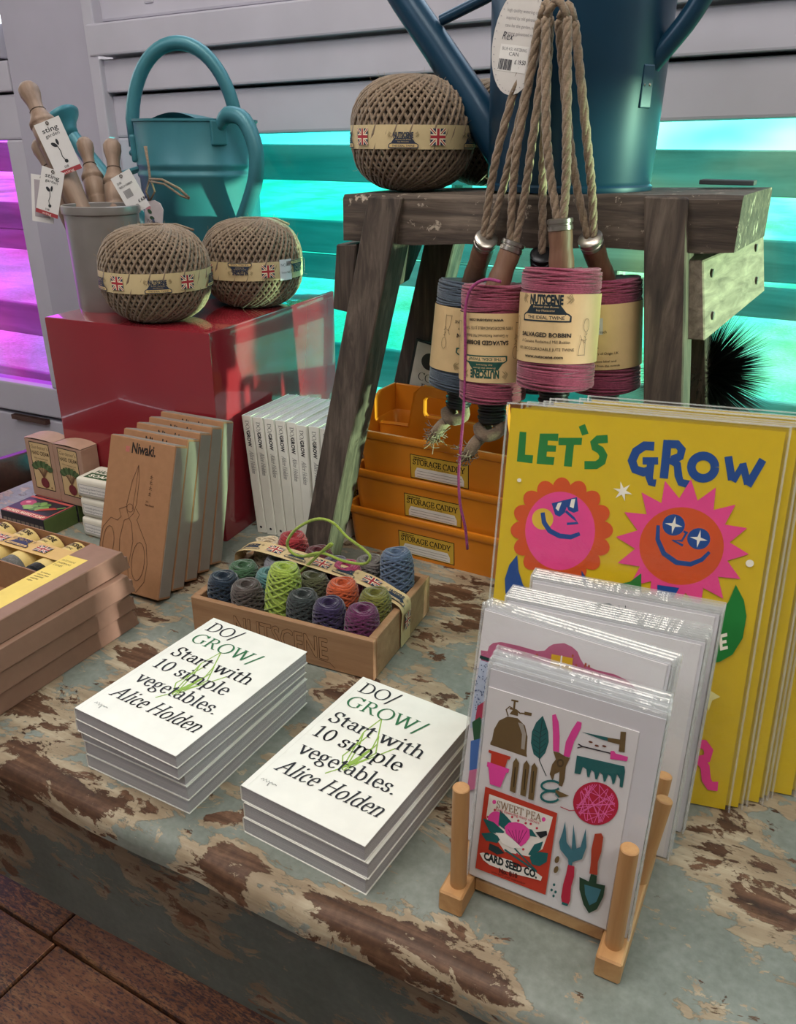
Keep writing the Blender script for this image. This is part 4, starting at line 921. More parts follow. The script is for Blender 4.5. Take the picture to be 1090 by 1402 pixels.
for sg, x0_, x1_ in ((-1, -.212, -.184),):
    k = MB().hexa([(x0_ + .008*sg, .006, .303), (x1_ + .010*sg, .002, .301), (x1_ + .010*sg, .150, .318), (x0_ + .008*sg, .150, .318)], [(x0_, .004, .374), (x1_, .0, .376), (x1_, .185, .378), (x0_, .185, .378)])
    k.build('side_brace', oldw_v, stool, .0015, seg=1)
scr = flat('#8f8a82', .35, .5, .8)
def screw(x, y, z, ax='y', parent=stool):
    M = TR(x, y, z) @ (Matrix.Rotation(R(90), 4, 'X') if ax == 'y' else Matrix.Rotation(R(90), 4, 'Y'))
    s = MB().lathe([(0, 0), (.0042, 0), (.0038, .0008), (.0012, .0010), (0, .0004)], 14, M=M).build('screw', scr, parent, smooth=True)
for x, z in ((-.156, .413), (-.155, .392)): screw(x, -.0062, z)
for x, z in ((.128, .408), (.1385, .386)): screw(x, -.0062, z)
for fu, fv in ((.12, .2), (.85, .15), (.12, .75), (.85, .7)):
    sp_ = bq[0].lerp(bq[1], fu).lerp(bq[3].lerp(bq[2], fu), fv); screw(sp_.x + .0006, sp_.y, sp_.z, 'x')
tile = tag(MB().box(-.026, .026, -.014, .014, 0, .0045).build('slate_offcut', flat('#3f4548', .7), None, .001, M=TE(-.115, .955, .4375 + .0022)), 'flat dark slate offcut lying on the right end of the stool', 'slate')
# ================================================================ BLUE WATERING CAN
blue = flat('#10374f', .32, .5, .2, var=.08, scale=10)
bc = EN(-.2645, .902, STZ + .0022); br = .0825
bcan = thing('watering_can', 'tall dark blue watering can standing on the old stool', 'watering can', Matrix.Translation(bc) @ Matrix.Rotation(YAW, 4, 'Z'))
MB().lathe([(0, .002), (br - .003, .002), (br + .001, 0), (br + .0015, .005), (br - .001, .007), (br, .010), (br + .006, .235), (br + .009, .237), (br + .009, .241), (br + .005, .241), (br, .22), (br - .003, .012), (0, .012)], 56).build('can_body', blue, bcan, smooth=True)
bn = .902
inv = bcan.matrix_world.inverted(); wp = lambda px, py, n_: inv @ px_n(px, py, n_)
MB().tube([wp(700, 225, bn), wp(640, 128, bn), wp(600, 66, bn), wp(555, 0, bn), wp(510, -70, bn)], [.020, .018, .0165, .0155, .014], 16).build('spout', blue, bcan, smooth=True)
MB().tube([wp(604, 28, bn), wp(660, 0, bn), wp(690, -16, bn)], .0055, 10).build('spout_brace', blue, bcan, smooth=True)
tip = wp(503, -80, bn)
MB().lathe([(.013, 0), (.018, .01), (.034, .026), (.035, .03), (0, .034)], 24, M=Matrix.Translation(tip) @ (tip - wp(555, 0, bn)).to_track_quat('Z', 'Y').to_matrix().to_4x4()).build('rose', blue, bcan, smooth='all')
hp = smooth_path([wp(884, 98, bn - .02), wp(900, 78, bn - .02), wp(950, 15, bn - .02), wp(985, -60, bn - .02), wp(950, -120, bn - .02), wp(880, -130, bn - .02)], 4)
MB().tube(hp, .0095, 10).build('side_handle', blue, bcan, smooth='all')
MB().box(-.0075, .0075, -.002, .003, -.026, .010).build('handle_bracket', blue, bcan, .001, M=Matrix.Translation(wp(886, 105, bn - .035)) @ Matrix.Rotation(R(62), 4, 'Z'))
for k in (-1, 1): MB().lathe([(0, 0), (.0016, 0), (.001, .001), (0, .0012)], 8, M=Matrix.Rotation(R(90), 4, 'X')).build('rivet', scr, bcan, M=Matrix.Translation(wp(886 + 4 * k, 116, bn - .039)) @ Matrix.Rotation(R(62), 4, 'Z'))
hk = MB(); hp0 = wp(768, 26, .822); hk.tube([hp0, wp(772, 24, .80), wp(786, 13, .79)], [.003, .003, .0022], 8); hk.build('hook', flat('#9a9690', .25, .5, .9), bcan, smooth='all')
# oval tag
tg = px_n(709, 57, .795)
ot = thing('swing_tag', 'white oval price tag hanging on the dark blue watering can', 'tag', Matrix.Translation(tg) @ Matrix.Rotation(YAW, 4, 'Z') @ Matrix.Rotation(R(8), 4, 'Y'))
MB().prism([(.0235 * math.cos(t), .0425 * math.sin(t)) for t in [2*math.pi*i/36 for i in range(36)]], -.0004, .0004, M=Matrix.Rotation(R(90), 4, 'X')).build('card', flat('#cfcac6', .55, var=.03), ot)
MB().tube([(0, 0, .040), (.006, .006, .075), (.012, .018, .11)], .0006, 4).build('string', flat('#b8a888', .8), ot)
a = Art()
for k, t in enumerate(('high quality watering can', 'inspired by old galvanised', 'cans for the garden, with', 'a strong galvanised rose')): a.text(t, .001, .022 - k * .0058, width=.030, sy=.0038, c='#8e8a8c', align='c')
a.text('Rex', -.015, .0005, width=.010, sy=.009, c='#3f3f47', shear=.2); a.rect(-.015, -.024, .012, -.003, '#dedbd8')
a.text('BLUE 4.5L WATERING', -.0015, -.0075, width=.023, sy=.0036, c='#3f3f47', align='c'); a.text('CAN', -.0015, -.0115, size=.0045, c='#3f3f47', align='c'); a.text('£ 19.50', .0005, -.0175, width=.0105, sy=.005, c='#2f2f37', bold=.02)
for k in range(10): a.rect(-.0145 + k * .0013, -.023, -.0138 + k * .0013 + (.0003 if k % 3 else 0), -.0145, '#3f3f47')
for k in range(40):
    t = 2 * math.pi * k / 40; a.rect(.0212*math.cos(t) - .0005, .0395*math.sin(t) - .0004, .0212*math.cos(t) + .0006, .0395*math.sin(t) + .0004, '#a09ca0')
a.build('print', ot, m_front(-.0004), step=.00002)
# ================================================================ HANGING BOBBINS
rope_m = twine_mat('#83715f'); neck_w = wood('bobbin_neck', '#5c4030', '#7a5844', '#937058', 2, 1.2, .5)
ferr = flat('#a29b94', .28, .5, .9); ferr_dk = flat('#2b2b2e', .35, .5, .8); blk = flat('#101214', .35, .5, var=.1)
HOOK = px_n(765, 22, .785)
def bobbin(label, ctop, cbot, ferr_pt, rad, col, lab_flip, lab_rot, rope_top, dark_f=False, knot=True, label_kind='front', strands=2):
    """all points world; body axis cbot->ctop"""
    ax = (ctop - cbot); L = ax.length; zax = ax.normalized()
    xax = Vector((math.cos(YAW), math.sin(YAW), 0)); xax = (xax - zax * xax.dot(zax)).normalized(); yax = zax.cross(xax)
    M = Matrix.Translation(cbot) @ Matrix((xax, yax, zax)).transposed().to_4x4(); iv = M.inverted()
    b = thing('twine_bobbin', label, 'bobbin', M, 'salvaged bobbins of twine hanging in front of the stool')
    tm = twine_mat(col, .4)
    mb = MB(); pr = [(.012, 0.002), (rad * .90, 0), (rad * .985, .004), (rad * .985, L - .004), (rad * .9, L - .0005), (.012, L - .002)]
    mb.lathe(pr, 36)
    for (z0, z1, turns, ph) in ((.003, .024, 8, 0), (L - .022, L - .003, 8, 1)):
        for sgn in (1, -1):
            pts = []
            for i in range(turns * 24):
                t = i / (turns * 24); th = sgn * 2 * math.pi * turns * t + ph
                z = z0 + (z1 - z0) * t + sgn * .0042 * math.sin(th * 0.93 + ph)
                rr = rad * (1.0 - .10 * max(0, (abs((z - L/2) / (L/2)) - .93) / .07) ** 2)
                pts.append((rr * math.cos(th), rr * math.sin(th), z))
            mb.tube([(p[0], p[1], min(max(p[2], .001), L - .001)) for p in pts], .00125, 5)
    mb.build('twine', tm, b, smooth='all')
    lz0, lz1 = .026, L - .022
    if lab_flip: lz0, lz1 = .022, L - .026
    lb_ = MB(); lb_.lathe([(rad + .0018, lz0), (rad + .0018, lz1)], 48); lm = lb_.mesh('label', flat('#cfb183', .6, var=.05), smooth='all')
    bm = bmesh.new(); bm.from_mesh(lm); bmesh.ops.delete(bm, geom=[f for f in bm.faces if len(f.verts) > 4], context='FACES'); bm.to_mesh(lm); bm.free()
    put('label', lm, b)
    a = Art(); lh = lz1 - lz0; K = '#1c2a33' if not lab_flip else '#1f4a40'; W2 = rad * 1.72
    def T(t, v, w, sy, bold=0.0, c='#2a2826'): a.text(t, 0, v, width=w, sy=sy, c=c, bold=bold, align='c')
    if label_kind == 'front':
        twine_logo(a, 0, lh * .60, W2 * .80, K, '#cfb183', '#8a7856')
        T('SALVAGED BOBBIN', lh * .385, W2 * .82, lh * .085, .03); T('A Genuine Reclaimed Mill Bobbin', lh * .295, W2 * .80, lh * .062)
        T('100% BIODEGRADABLE JUTE TWINE', lh * .185, W2 * .94, lh * .062); T('www.nutscene.com', lh * .075, W2 * .62, lh * .065, .025)
        for sg in (-1, 1):
            g0 = sg * W2 * .60
            a.stroke([(g0 + .003, lh*.12), (g0 + .003, lh*.46)], .0004, '#5a4e3a'); a.stroke([(g0 - .004, lh*.12), (g0 - .003, lh*.26), (g0 - .001, lh*.36), (g0 - .003, lh*.42)], .0004, '#5a4e3a')
            a.stroke([(g0 + .003 + .003*math.cos(t), lh*.56 + .006*math.sin(t)) for t in [k*.63 for k in range(11)]], .0004, '#5a4e3a'); a.stroke([(g0 - .004, lh*.13), (g0 + .003, lh*.13)], .0004, '#5a4e3a'); a.stroke([(g0 - .002, lh*.36), (g0 + .003, lh*.33)], .0004, '#5a4e3a')
            for k in range(4): a.stroke([(g0 + .003, lh*(.30 + .04*k)), (g0 + .0045*(1 if k % 2 else .3), lh*(.325 + .04*k))], .0004, '#5a4e3a')
    else:
        a.rect(-.010, lh*.55, -.0005, lh*.80, '#b9b9c4'); a.text('00', -.008, lh*.62, size=lh*.07, c='#2a2a3a', bold=.03); T('each', lh*.57, .006, .004)
        a.poly([(-.010, lh*.34), (-.007, lh*.38), (-.004, lh*.34)], '#2a2826'); T('Country of Origin UK', lh*.24, W2*.5, lh*.055); T('Remove label and', lh*.12, W2*.42, lh*.05); T('unwind from the outside', lh*.05, W2*.55, lh*.05)
    mp = m_cyl(rad + .0019)
    if lab_flip: fn = lambda u, v, l: mp(-u + math.radians(lab_rot) * rad, lz1 - v, l)
    else: fn = lambda u, v, l: mp(u + math.radians(lab_rot) * rad, lz0 + v, l)
    a.build('label_print', b, fn, step=.00002, du=.004)
    # turned wooden neck, ferrule, rope
    fp = iv @ ferr_pt; n0 = Vector((0, 0, L - .006)); nd_ = (fp - n0); nl = nd_.length; Q = Matrix.Translation(n0) @ nd_.to_track_quat('Z', 'Y').to_matrix().to_4x4()
    MB().lathe([(.0112, 0), (.0114, nl * .3), (.0106, nl * .42), (.0102, nl * .55), (.0108, nl * .72), (.0104, nl * .97), (.0, nl)], 20, M=Q).build('neck', neck_w, b, smooth=True)
    MB().lathe([(.0105, nl - .006), (.0114, nl - .0055), (.0114, nl - .002), (.0106, nl - .0015), (.0106, nl), (.0116, nl + .0005), (.0116, nl + .0035), (.0102, nl + .0045), (.004, nl + .0045)], 20, M=Q).build('ferrule', ferr_dk if dark_f else ferr, b, smooth=True)
    rb = MB()
    for k in range(strands):
        off = (k - (strands - 1) / 2) * .0075
        p0 = ferr_pt + E3 * off * .7 + Vector((0, 0, .002)); p2 = rope_top[k % len(rope_top)]
        mid = p0.lerp(p2, .45) + E3 * off * .9 - N3 * .006
        pth = smooth_path([p0, p0.lerp(mid, .5) + E3 * off * .3, mid, mid.lerp(p2, .6), p2], 8); m_ = len(pth)
        # three-strand lay
        for s_ in range(3):
            pts = []
            for i, pp in enumerate(pth):
                a_ = i * .95 + s_ * 2.094; pts.append(iv @ (pp + (E3 * math.cos(a_) + N3 * math.sin(a_)) * .0017))
            rb.tube(pts, .0026, 6)
    if strands == 2:
        tp = rope_top; arcp = [tp[0] + (tp[1 % len(tp)] - tp[0]) * (i / 6) + Vector((0, 0, .012 * math.sin(math.pi * i / 6))) for i in range(7)]
        for s_ in range(3): rb.tube([iv @ (p + (N3 * math.cos(i + s_ * 2.09) + Vector((0, 0, 1)) * math.sin(i + s_ * 2.09)) * .0017) for i, p in enumerate(arcp)], .0026, 6)
    rb.build('rope', rope_m, b, smooth='all')
    if knot:
        kb = MB(); kb.lathe([(.0, -.002), (.0135, -.003), (.0135, -.022), (.0115, -.024), (0, -.024)] , 20)
        for k in range(3): kb.lathe([(.0135, -.004 - .006*k), (.0146, -.005 - .006*k), (.0146, -.007 - .006*k), (.0135, -.008 - .006*k)], 20)
        kb.build('base_spigot', blk, b, smooth=True)
        rnd = random.Random(int(rad * 1e5) + len(label)); kb = MB()
        kp = [Vector((.006, 0, -.020)), Vector((.010, -.004, -.031)), Vector((-.002, -.010, -.036)), Vector((-.012, -.004, -.030)), Vector((-.006, .006, -.033)), Vector((-.014, -.008, -.045)), Vector((-.020, -.010, -.056))]
        kk = smooth_path(kp, 4); kb.tube(kk, .0065, 8)
        for k in range(90):
            o = kk[-1] + Vector((rnd.gauss(0, .004), rnd.gauss(0, .004), rnd.gauss(0, .005))); d = Vector((rnd.gauss(-.4, .8), rnd.gauss(-.2, .8), rnd.gauss(-.5, .7))).normalized() * rnd.uniform(.006, .013)
            kb.tube([o, o + d * .5 + Vector((0, 0, -.001)), o + d], .00055, 3, caps=False)
        kb.build('rope_knot', rope_m, b, smooth='all')
    return b
H_ = lambda dx, dy=0, n=.782: px_n(765 + dx, 24 + dy, n)
PK, GB = '#8c4156', '#47525f'
nb1 = .762
bobbin('pink twine bobbin with upright label, foremost of the hanging bunch', px_n(770, 366, nb1), px_n(759, 530, nb1 - .012), px_n(767, 306, nb1), .0350, PK, False, -4, [H_(-18, 0, .772), H_(12, 0, .772)])
nb2 = .782
bobbin('pink twine bobbin hanging with its label upside down, loose thread at its side', px_n(679, 388, nb2), px_n(674, 547, nb2 - .01), px_n(702, 337, .792), .0325, PK, True, 6, [H_(-26, 4, .79), H_(-12, 0, .79)])
nb3 = .846
bobbin('grey-blue twine bobbin hanging leftmost in the bunch', px_n(646, 384, nb3), px_n(630, 530, nb3 - .01), px_n(665, 330, .803), .0345, GB, True, 48, [H_(-36, 10, .80), H_(-20, 2, .80)])
nb4 = .834
bobbin('pink twine bobbin showing the back of its label, rightmost of the bunch', px_n(829, 380, nb4), px_n(828, 533, nb4 - .004), px_n(809, 330, .797), .0340, '#853b56', False, 12, [H_(0, 4, .788), H_(22, 6, .788)], label_kind='back')
bobbin('twine bobbin mostly hidden behind the foremost pink one', px_n(738, 402, .838), px_n(738, 532, .838), px_n(742, 352, .806), .026, GB, False, 0, [H_(-12, 2, .80)], dark_f=True, knot=False, strands=1)
# loose pink thread of the second bobbin
th = thing('loose_thread', 'loose pink thread hanging from the upside-down bobbin over the orange caddies', 'thread', Matrix.Translation(px_n(640, 740, .742)))
iv = th.matrix_world.inverted()
MB().tube(smooth_path([iv @ px_n(*q, .745) for q in ((686, 386), (665, 383), (645, 395), (637, 425), (637, 470), (636, 540), (631, 610), (628, 650), (630, 690), (637, 722), (640, 752))], 4), .0016, 5).build('strand', twine_mat('#9a3f74'), th, smooth='all')

# ================================================================ CRATE
CYAW, cw, cdp, ch = -.4115, .210, .144, .046
cr = thing('wooden_crate', 'small open wooden crate filled with coloured twine spools', 'crate', TR(-.2148, .7527, 0, CYAW))
cwood = wood('crate_wood', '#8a6547', '#a27c5a', '#b8946f', 0, 1.0, .6)
for nm, b in (('front_board', (0, cw, 0, .006, .001, ch)), ('back_board', (0, cw, cdp - .006, cdp, .001, ch)), ('end_board', (0, .008, .006, cdp - .006, .001, ch + .0005)), ('end_board', (cw - .008, cw, .006, cdp - .006, .001, ch + .0005)), ('base_board', (.008, cw - .008, .006, cdp - .006, .004, .008))):
    MB().box(*b).build(nm, cwood, cr, .0008, seg=1)
for y in (.0, cdp - .02): MB().box(.002, cw - .002, y + .002, y + .018, 0.0, .0012).build('runner', cwood, cr)
a = Art(); brn = '#5a3c26'
vs, fs = sans('NUTSCENE', 0.0)
def outline_text(a, t, x, y, w, sy, col, face_c):
    for dx, dy in ((-.0004, 0), (.0004, 0), (0, -.0004), (0, .0004)): a.text(t, x + dx, y + dy, width=w, sy=sy, c=col, bold=.015)
    a.text(t, x, y, width=w, sy=sy, c=face_c, bold=.005)
outline_text(a, 'NUTSCENE', .052, .012, .108, .034, brn, '#a17a58')
a.stroke([(.150, .010), (.162, .009), (.168, .004)], .0006, brn)
a.build('burnt_lettering', cr, m_front(), step=.00002)
def spool(lx, ly, col, cname, r=.0155, h=.047, tilt=(0, 0), z0=.0085, where='in the wooden crate'):
    M = TR(-.2148, .7527, 0, CYAW) @ Matrix.Translation((lx, ly, z0)) @ Matrix.Rotation(R(tilt[0]), 4, 'X') @ Matrix.Rotation(R(tilt[1]), 4, 'Y')
    s = thing('twine_spool', '%s twine spool %s' % (cname, where), 'spool', M, 'twine spools in the wooden crate')
    barrel = lambda t: r * (0.80 + 0.20 * math.sin(math.pi * min(1, .12 + .80 * t)) ** .8) * (1 - .20 * max(0, (t - .8) / .2) ** 2)
    mb = MB(); mb.lathe([(.004, 0)] + [(barrel(k / 8) - .0012, h * k / 8 * .97 + .0005) for k in range(9)] + [(.0062, h - .001), (.0050, h - .004), (.0044, h - .022)], 20)
    rnd = random.Random(int(lx * 1e4 + ly * 1e5)); pts = []; N_ = 430; ph = rnd.uniform(0, 6)
    for i in range(N_):
        th_ = i * .40 + ph; t = .5 + .47 * math.sin(i * .40 / 2.63 + ph) * (1 - .06 * math.sin(i * .05))
        t = min(.97, max(.03, t)); rr = barrel(t) + .0003 * math.sin(i * .9); pts.append((rr * math.cos(th_), rr * math.sin(th_), h * t))
    mb.tube(pts, .0015, 4)
    for k in range(3):
        rk = r * (.66 - .12 * k); zz_ = h - .0004 - .0006 * k
        mb.tube([(rk * math.cos(t), rk * math.sin(t), zz_ + .0009 * math.sin(2*t + k * 1.3)) for t in [2*math.pi*i/18 for i in range(18)]], .0016, 4, closed=True)
    mb.build('wound_twine', twine_mat(col, .4), s, smooth='all'); return s
SP = [(.024, .026, '#1d2b3a', 'navy', 0, (0, 0)), (.056, .024, '#4d4440', 'taupe', 0, (4, 0)), (.088, .030, '#93a845', 'lime green', .009, (-6, 5)), (.119, .026, '#2e3434', 'charcoal', 0, (0, 0)),
      (.151, .025, '#2e2044', 'dark purple', 0, (3, 0)), (.183, .025, '#5a2148', 'plum', 0, (0, 4)), (.110, .061, '#4a4c34', 'dark olive', 0, (-5, 0)), (.147, .059, '#b5502b', 'orange', .003, (0, 0)),
      (.184, .059, '#6a682c', 'olive green', 0, (0, 0)), (.026, .060, '#3d5c40', 'leaf green', -.002, (0, 0)), (.060, .060, '#4f7876', 'pale teal', -.003, (0, 0)), (.022, .117, '#c3b194', 'cream', -.002, (0, 0)),
      (.054, .119, '#93282f', 'bright red', .012, (0, 0)), (.086, .119, '#5d2a30', 'maroon', 0, (0, 0)), (.112, .110, '#5b5563', 'mauve grey', -.003, (0, 0)), (.134, .093, '#a33a60', 'bright pink', .004, (0, 0)),
      (.148, .122, '#6a6460', 'stone grey', 0, (0, 0)), (.186, .112, '#55657e', 'tall blue-grey', .020, (-4, -4)), (.084, .090, '#6a4b38', 'brown', -.004, (0, 0)), (.052, .090, '#7a7a80', 'pale grey', -.003, (0, 0))]
for lx, ly, col, cn, dz, tl_ in SP: spool(lx, ly, col, cn, z0=.0095 + max(dz, -.001), tilt=tl_, r=.0166 if cn not in ('lime green', 'tall blue-grey') else .0172, h=.054 + min(dz, 0) + (.012 if cn == 'lime green' else 0))
# cream coil lying on top at the back-left
CM = TR(-.2148, .7527, 0, CYAW)
lc = thing('twine_coil', 'loose cream twine coil lying on the spools at the back of the crate', 'coil', CM @ Matrix.Translation((.024, .116, .0565)))
mb = MB(); pts = [((.013 + .003*math.sin(i*.37)) * math.cos(i*.5), (.011 + .003*math.sin(i*.29)) * math.sin(i*.5), .0016 + .0045*(i/70) + .0012*math.sin(i*.8)) for i in range(70)]; pts += [(-.010, -.016, .003), (-.022, -.018, -.004), (-.026, -.010, -.008)]
mb.tube(pts, .0015, 5); mb.build('strand', twine_mat('#c3b194'), lc, smooth='all')
# lime loose strand
CP = lambda px, py, off=.0: at_plane(px, py, CM @ Vector((.1, .085 + off, 0)), N3)
ls = thing('twine_strand', 'loose lime green twine strand looping above the crate of spools', 'twine', Matrix.Translation(CM @ Vector((.09, .06, .06)))); iv = ls.matrix_world.inverted()
q = [(382, 775), (400, 790), (403, 805), (397, 790), (408, 785), (425, 770), (452, 745), (452, 748), (430, 760), (405, 760), (393, 745), (405, 725), (432, 711), (455, 715), (475, 735), (498, 752), (507, 763), (498, 772), (470, 768), (440, 757), (415, 762)]
MB().tube(smooth_path([iv @ CP(x_, y_, (-.03 if i < 4 else -.01)) for i, (x_, y_) in enumerate(q)], 4), .0017, 5).build('strand', twine_mat('#93a845'), ls, smooth='all')
# paper band over the crate
bnd = thing('paper_band', 'printed cream paper band wrapped over the crate of twine spools', 'paper band', CM)
def by(x): return .072
bp = [(-.0006, ch*.25), (-.0006, ch + .004), (.006, ch + .016), (.03, ch + .0225), (.07, ch + .0225), (.12, ch + .0205), (.165, ch + .0175), (.195, ch + .009), (cw + .0012, ch + .0015), (cw + .0014, ch * .55), (cw + .0014, .002)]
bpp = smooth_path([Vector((x_, 0, z_)) for x_, z_ in bp], 4)
mb = MB(); rows = []
for p in bpp:
    sh = .020 * (1 - p.x / cw)
    rows.append([(p.x, .062 + sh * 1.0, p.z), (p.x, .074 + sh, p.z + .0002), (p.x, .086 + sh, p.z)])
mb.grid(rows); mb.build('strip', flat('#cbb184', .6, var=.05), bnd, smooth='all')
ln_ = [0.0]
for p_, q_ in zip(bpp[:-1], bpp[1:]): ln_.append(ln_[-1] + (q_ - p_).length)
def on_band(u, v, l):
    u = max(0, min(ln_[-1] - 1e-6, u)); i = max(k for k in range(len(ln_) - 1) if ln_[k] <= u); f_ = (u - ln_[i]) / max(1e-9, ln_[i+1] - ln_[i]); p = bpp[i].lerp(bpp[i+1], f_)
    d = (bpp[i+1] - bpp[i]).normalized(); nrm = Vector((-d.z, 0, d.x)); sh = .020 * (1 - p.x / cw)
    return Vector((p.x, .062 + sh + v, p.z)) + nrm * (l + .0003)
a = Art(); x_ = .052
for k in range(4):
    twine_logo(a, x_ + .014, .004, .027, '#2b3446', '#cbb184', '#7a6848', full=False); union_jack(a, x_ + .036, .0055, .019, .0135); x_ += .061
a.build('strip_print', bnd, on_band, step=.00002, du=.004)
# ================================================================ ORANGE CADDIES
org = flat('#d67f1e', .34, .5, var=.05, scale=12)
KY = R(-28.76)
def caddy(col, grip, M, label, group):
    c = thing('storage_caddy', label, 'caddy', M, group); W, D, H2 = .24, .105, .056; t = .0022; ins = .008
    # tapered open tub with rolled rim
    def ring(x0, y0, x1, y1, z, k=6, rad=.012):
        o = []
        for cx_, cy_, a0 in ((x1 - rad, y0 + rad, -90), (x1 - rad, y1 - rad, 0), (x0 + rad, y1 - rad, 90), (x0 + rad, y0 + rad, 180)):
            for i in range(k): an = R(a0 + 90 * i / (k - 1)); o.append((cx_ + rad * math.cos(an), cy_ + rad * math.sin(an), z))
        return o
    R_ = [ring(ins, ins, W - ins, D - ins, 0), ring(.004, .004, W - .004, D - .004, H2 - .010), ring(.002, .002, W - .002, D - .002, H2 - .009), ring(0, 0, W, D, H2 - .004), ring(.001, .001, W - .001, D - .001, H2), ring(.005, .005, W - .005, D - .005, H2), ring(.007, .007, W - .007, D - .007, H2 - .006), ring(ins + t, ins + t, W - ins - t, D - ins - t, t)]
    mb = MB(); mb.grid(R_, cu=True); n = len(R_[0]); mb.f.append(tuple(reversed(range(n)))); mb.mi.append(0); mb.f.append(tuple(7 * n + k for k in range(n))); mb.mi.append(0)
    mb.build('tub', col, c, smooth=True)
    # central divider with raised grip (the nested tubs below show none)
    gx0, gx1, ym, g0 = .064, .176, D / 2, H2 - .004
    dv = [(ins + .006, .01), (W - ins - .006, .01), (W - .012, g0), (gx1 + .012, g0 + .002), (gx1 + .004, H2 + .041), (gx1 - .006, H2 + .050), (gx0 + .006, H2 + .050), (gx0 - .004, H2 + .041), (gx0 - .012, g0 + .002), (.012, g0)]
    hole = [(gx0 + .012, H2 + .014), (gx1 - .012, H2 + .014), (gx1 - .010, H2 + .018), (gx1 - .010, H2 + .034), (gx1 - .014, H2 + .038), (gx0 + .014, H2 + .038), (gx0 + .010, H2 + .034), (gx0 + .010, H2 + .018)]
    from mathutils.geometry import tessellate_polygon
    tri = tessellate_polygon([[Vector((x, y, 0)) for x, y in dv], [Vector((x, y, 0)) for x, y in hole]]); allp = dv + hole
    mb = MB(); nA = len(allp); vsA = [(x, ym - .004, z) for x, z in allp] + [(x, ym + .004, z) for x, z in allp]
    fsA = [tuple(f) for f in tri] + [tuple(i + nA for i in reversed(f)) for f in tri]
    for base, m_ in ((0, len(dv)), (len(dv), len(hole))):
        for i in range(m_): j = (i + 1) % m_; fsA.append((base + i, base + j, base + j + nA, base + i + nA))
    if grip: mb.add(vsA, fsA); mb.build('grip_divider', col, c, .0015, seg=1)
    if grip:
        MB().prism([(.03, H2 - .004), (D - .002, H2 - .004), (D - .002, H2 + .034), (.062, H2 + .034), (.045, H2 + .026)], .001, .0045, M=Matrix(((0, 0, 1, 0), (1, 0, 0, 0), (0, 1, 0, 0), (0, 0, 0, 1)))).build('raised_end', col, c, .001, seg=1)
        MB().box(.0045, W - .002, D - .0045, D - .001, H2 - .004, H2 + .034).build('raised_back', col, c, .001, seg=1)
    a = Art(); x0, x1, z0, z1 = .078, .155, .0045, .036
    a.rect(x0, z0, x1, z1, '#1e1a12'); a.rect(x0 + .0009, z0 + .0009, x1 - .0009, z1 - .0009, '#c9a13a')
    a.text('STORAGE CADDY', x0 + .0035, z1 - .0125, width=.069, sy=.0098, c='#1e1a12', kind='serif', nib=(.075, .045)); a.text('gardening', x0 + .004, z1 - .0045, width=.018, sy=.0035, c='#1e1a12', bold=.03); a.text('Use & Care & Keep', (x0 + x1)/2, z1 - .0154, width=.026, sy=.0028, c='#1e1a12', align='c')
    zz = z1 - .0165; a.poly([(x0 + .006, z0 + .002), (x1 - .006, z0 + .002), (x1 - .006, zz - .006), (x1 - .009, zz), (x0 + .009, zz), (x0 + .006, zz - .006)], '#ddd6cf')
    for k in range(3): a.rect(x0 + .009, z0 + .0035 + k * .0036, x1 - .009, z0 + .0039 + k * .0036, '#6a6048')
    slope = (ins - .004) / (H2 - .010)
    a.build('label', c, lambda u, v, l: Vector((u, ins - slope * v - l - .0002, v)), step=.00004); return c
for i, nm in enumerate(('bottom', 'middle', 'top')):
    p = Vector((-.0658, .9665, 0)) + Vector((math.cos(KY), math.sin(KY), 0)) * (-.006 + .006 * i) + Vector((-math.sin(KY), math.cos(KY), 0)) * (.002 + .003 * i)
    z = .0505 * i
    caddy(org, i == 2, TR(p.x, p.y, z + .0002, KY), 'orange storage caddy under the stool, %s of the nested three' % nm, 'orange storage caddies')
grn = flat('#12302a', .35, .5, var=.08)
for i, nm in enumerate(('bottom', 'middle', 'top')):
    p = EN(-.005, .668 + .003 * i, .0505 * i + .0002)
    caddy(grn, i == 2, TR(p.x, p.y, p.z, YAW + R(4)), 'dark green storage caddy behind the posters at the right, %s of the nested three' % nm, 'green storage caddies')
# ================================================================ NOTEBOOK BEHIND CADDIES
nbk = thing('notebook', 'small white-fronted notebook with dark back leaning behind the orange caddies', 'notebook', Matrix.Translation(EN(-.503, .9425, .0195)) @ Matrix.Rotation(YAW, 4, 'Z') @ Matrix.Rotation(R(-3), 4, 'X') @ Matrix.Rotation(R(10), 4, 'Y'))
NB0 = .105
MB().box(.004, .098, 0, .001, .0, NB0 + .125).build('front_card', flat('#b9b7ae', .6), nbk)
MB().box(0, .10, .001, .007, .0, NB0 + .127).build('back_cover', flat('#1c2422', .5), nbk)
a = Art(); a.ell(.026, .104, .012, .011, '#2a2f2c'); a.ell(.036, .108, .010, .012, '#2a2f2c', 20, 40); a.text('COA', .014, .078, size=.014, c='#2a2f2c', kind='serif'); a.text('BE', .020, .064, size=.014, c='#2a2f2c', kind='serif')
for k in range(6): a.rect(.010, .054 - k * .0042, .034 + .004 * (k % 3), .0548 - k * .0042, '#8d8b84')
a.ell(.022, .020, .008, .0075, '#1d3a30'); a.ell(.022, .020, .005, .003, '#b9b7ae', 16, 40); a.text('NOTES, LISTS', .012, .004, width=.032, sy=.008, c='#2a2f2c'); a.build('print', nbk, lambda u, v, l: Vector((u, -l, v + NB0)), step=.00003)
